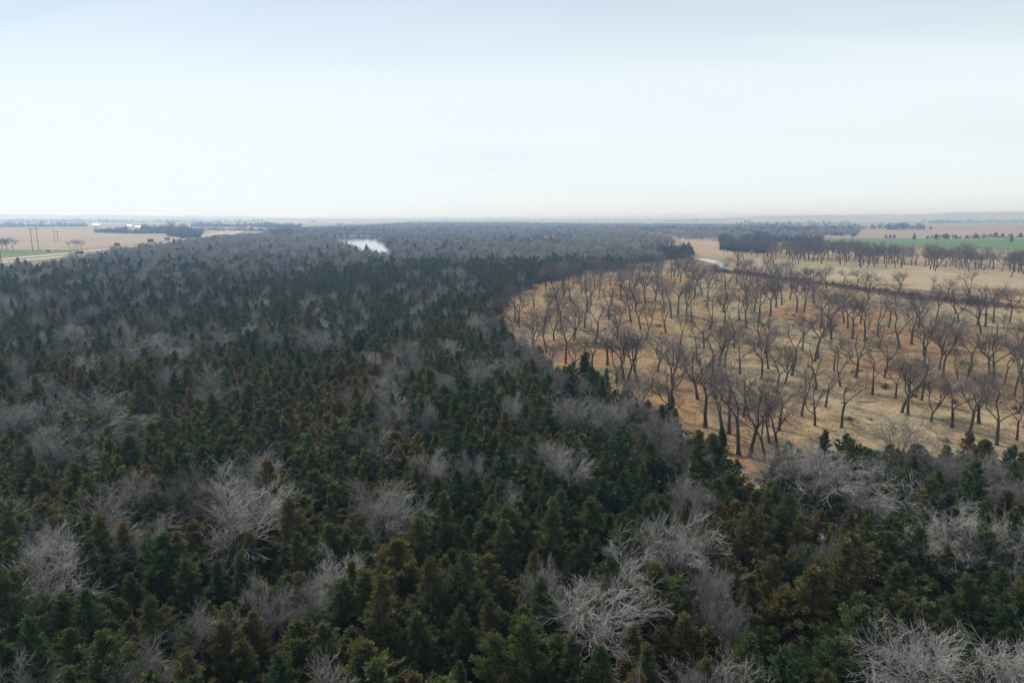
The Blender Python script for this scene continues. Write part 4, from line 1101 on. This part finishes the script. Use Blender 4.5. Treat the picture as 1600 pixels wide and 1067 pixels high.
def pole(u, v, H, lab):
    x, y = at(u, v); e = tag(empty("utility_pole", (x, y, 0), 0.35), lab, "utility pole", "wooden power poles by the highway")
    MB().cyl((0, 0, -0.5), (0, 0, H), 0.42, 0.28, 10).build("post", M_WOOD, e)
    ca = MB().box((0, 0.0, H - 1.6), (6.4, 0.3, 0.34)).build("crossarm", M_WOOD, e)
    for xx in (-2.9, 0.9, 2.9): MB().cyl((xx, 0, H - 1.43), (xx, 0, H - 1.05), 0.11, 0.07, 8).build("insulator", M_STEEL, ca)
    for s_ in (-1, 1): MB().cyl((0, 0.2 * s_, H - 4.2), (2.1 * s_, 0.05 * s_, H - 1.8), 0.09, 0.09, 6).build("brace", M_WOOD, e)
pole(51.2, 392.0, 29.5, "left of the two tall wooden poles on the green strip")
pole(60.5, 391.6, 30.5, "right of the two tall wooden poles on the green strip")
pole(2.8, 418, 24.5, "tall wooden pole at the left picture edge beside highway")
pole(86, 378.5, 21, "faint pole far across the tan field, the nearer one")
pole(91, 378.5, 20, "faint pole far across the tan field, the right-hand one")

def billboard(u, v, w, h, zb, col, lab):
    x, y = at(u, v); e = tag(empty("billboard", (x, y, 0), 0.30), lab, "billboard", "roadside billboards along the highway")
    for k in range(3): MB().cyl(((k - 1) * w * 0.36, 0, -0.4), ((k - 1) * w * 0.36, 0, zb + h * 0.8), 0.16, 0.16, 8).build("post", M_WOOD, e)
    pn = MB().box((0, -0.28, zb + h / 2), (w, 0.16, h)).build("panel", col, e)
    MB().box((0, -0.28, zb + h + 0.07), (w + 0.2, 0.24, 0.14)).box((0, -0.28, zb - 0.07), (w + 0.2, 0.24, 0.14)).build("trim", M_WOOD, pn)
    MB().box((0, -0.85, zb - 0.3), (w * 0.9, 0.7, 0.08)).build("catwalk", M_STEEL, e)
billboard(183, 385.8, 7.2, 4.2, 1.6, M_DARK, "dark billboard nearest the semi truck")
billboard(236, 383.3, 8.6, 4.6, 5.0, M_DARK, "tallest dark billboard standing above the wood edge")
billboard(261.5, 377.0, 9.5, 4.4, 2.4, M_RED, "reddish billboard third along the highway")
billboard(286.5, 374.0, 9.5, 3.6, 2.2, M_DARK, "small far billboard last along the highway")
x, y, rz = road_at(103, 397.6, -43)
e = tag(empty("road_sign", (x, y, 0), 0.2), "small dark road sign beside the far carriageway", "road sign")
for s_ in (-1, 1): MB().cyl((s_ * 1.2, 0, -0.3), (s_ * 1.2, 0, 4.8), 0.08, 0.08, 6).build("post", M_STEEL, e)
MB().box((0, -0.14, 4.0), (4.0, 0.08, 1.9)).build("panel", M_DARK, e)

def wheelset(e, xs, hw, r):
    for xx in xs:
        for s_ in (-1, 1):
            w = MB().cyl((xx, s_ * (hw - 0.26), r), (xx, s_ * hw, r), r, r, 14).build("wheel", M_TYRE, e)
            MB().cyl((xx, s_ * (hw - 0.02), r), (xx, s_ * (hw + 0.02), r), r * 0.55, r * 0.5, 10).build("rim", M_STEEL, w)
def semi(u, v, off, flip, cab, box, lab, tanker=False):
    x, y, rz = road_at(u, v, off); e = tag(empty("semi_truck", (x, y, 0.35), rz + (math.pi if flip else 0)), lab, "truck", "vehicles on the highway")
    c = MB().prism([(-1.2, 0.55), (1.2, 0.55), (1.2, 3.1), (1.05, 3.75), (-1.05, 3.75), (-1.2, 3.1)], 6.2, 8.5).build("cab", cab, e)
    MB().prism([(-0.98, 0.6), (0.98, 0.6), (0.92, 1.95), (0.7, 2.15), (-0.7, 2.15), (-0.92, 1.95)], 8.5, 10.3).build("bonnet", cab, e)
    MB().box((8.53, 0, 2.72), (0.06, 2.0, 0.85)).build("windscreen", M_GLASS, c)
    for s_ in (-1, 1): MB().box((7.7, s_ * 1.215, 2.6), (1.0, 0.05, 0.8)).build("side_window", M_GLASS, c)
    for s_ in (-1, 1): MB().cyl((6.3, s_ * 1.12, 1.2), (6.3, s_ * 1.12, 4.1), 0.09, 0.09, 8).build("exhaust_stack", M_STEEL, e)
    MB().box((-1.6, 0, 0.95), (17.5, 0.9, 0.35)).build("chassis", M_DARK, e)
    tr = MB().box((-2.8, 0, 2.63), (14.6, 2.55, 2.85)).build("trailer", box, e)
    MB().box((-10.13, 0, 2.63), (0.06, 2.4, 2.7)).build("rear_doors", M_STEEL, tr)
    MB().box((10.33, 0, 0.75), (0.18, 2.3, 0.45)).build("bumper", M_STEEL, e)
    wheelset(e, (9.4, 5.6, 4.3, -7.4, -8.7), 1.22, 0.52)
semi(112, 398.6, 0, True, M_WHITE, M_DARK, "semi truck with white cab and dark load nearest the left edge")
semi(195, 391.2, 2.5, False, M_WHITE, M_BLUEGREY, "pale blue semi trailer partly behind the wood edge")
def car(u, v, off, flip, body, lab):
    x, y, rz = road_at(u, v, off); e = tag(empty("car", (x, y, 0.35), rz + (math.pi if flip else 0)), lab, "car", "vehicles on the highway")
    V, F = [], []
    prof = [(-2.3, 0.35), (2.3, 0.35), (2.35, 0.75), (1.3, 0.95), (-1.9, 1.0), (-2.35, 0.85)]
    mb = MB(); n = len(prof)
    for s_ in (-0.9, 0.9):
        for a, z in prof: mb.v.append((a, s_, z))
    mb.f = [(i, (i + 1) % n, n + (i + 1) % n, n + i) for i in range(n)] + [tuple(reversed(range(n))), tuple(range(n, 2 * n))]
    bd = mb.build("body", body, e)
    mb = MB(); prof = [(1.2, 0.95), (0.5, 1.48), (-1.4, 1.52), (-2.0, 0.99)]
    for s_, k in ((-1, 0.86), (1, 0.86)):
        for a, z in prof: mb.v.append((a, s_ * (0.84 if z < 1.2 else 0.68), z))
    mb.f = [(i, (i + 1) % 4, 4 + (i + 1) % 4, 4 + i) for i in range(4)] + [(3, 2, 1, 0), (4, 5, 6, 7)]
    mb.build("cabin_glass", M_GLASS, e)
    MB().box((-0.45, 0, 1.53), (1.95, 1.34, 0.06)).build("roof", body, e)
    for s_ in (-1, 1): MB().box((2.34, s_ * 0.62, 0.68), (0.06, 0.36, 0.14)).build("headlight", M_WHITE, bd)
    wheelset(e, (1.45, -1.45), 0.9, 0.33)
car(14, 409.4, 0, True, M_WHITE, "small white car on the near carriageway at the left edge")
car(209, 389.3, -2, False, M_WHITE, "white car just behind the pale blue semi trailer")

def barn(u, v, w, d, h, lab, rz=0.2):
    x, y = at(u, v); e = tag(empty("farm_building", (x, y, 0), rz), lab, "farm building", "far farm buildings")
    MB().prism([(-d / 2, -0.5), (d / 2, -0.5), (d / 2, h), (0, h + d * 0.22), (-d / 2, h)], -w / 2, w / 2).build("wall", M_SIDING, e)
    MB().prism([(-d / 2 - 0.6, h - 0.2), (0, h + d * 0.22 + 0.1), (0, h + d * 0.22 + 0.4), (-d / 2 - 0.6, h + 0.1)], -w / 2 - 0.5, w / 2 + 0.5).prism([(0.0, h + d * 0.22 + 0.1), (d / 2 + 0.6, h - 0.2), (d / 2 + 0.6, h + 0.1), (0.0, h + d * 0.22 + 0.4)], -w / 2 - 0.5, w / 2 + 0.5).build("roof", M_ROOF, e)
    MB().box((0, -d / 2 - 0.05, h * 0.38), (w * 0.22, 0.1, h * 0.76)).build("door", M_DARK, e)
barn(151, 352.6, 30, 16, 5, "white-roofed farm building above the far left treeline")
barn(203, 354.4, 18, 12, 4.5, "low white-roofed building behind the billboard grove")
barn(216, 356.2, 20, 12, 4.5, "pale-roofed building peeping over the billboard grove")
barn(490, 346.8, 60, 40, 10, "white farm building near the horizon left of the pond")
barn(531, 352.0, 44, 26, 8, "pale farm building in trees above the pond")
barn(1444, 382.8, 6, 3.2, 2.2, "tiny white pump shed in the green wheat field")
barn(1052, 365.8, 14, 9, 5, "small white building at the edge of the clearing")

# ------------------------------------------------------------------ haze
def haze_box():
    m = bpy.data.materials.new("haze_air"); m.use_nodes = True; nt = m.node_tree
    for n in list(nt.nodes):
        if n.type == 'BSDF_PRINCIPLED': nt.nodes.remove(n)
    v = nt.nodes.new("ShaderNodeVolumePrincipled")
    v.inputs["Color"].default_value = (0.40, 0.63, 1.0, 1); v.inputs["Absorption Color"].default_value = (1, 1, 1, 1); v.inputs["Density"].default_value = 0.00021; v.inputs["Anisotropy"].default_value = 0.3
    nt.links.new(v.outputs[0], nt.nodes["Material Output"].inputs["Volume"])
    S = 36000.0; mb = MB().box((0, 0, 62.0), (2 * S, 2 * S, 136.0))
    o = mb.build("haze", m); return tag(o, "thin pale air haze over the whole plain", kind='stuff')
haze_box()
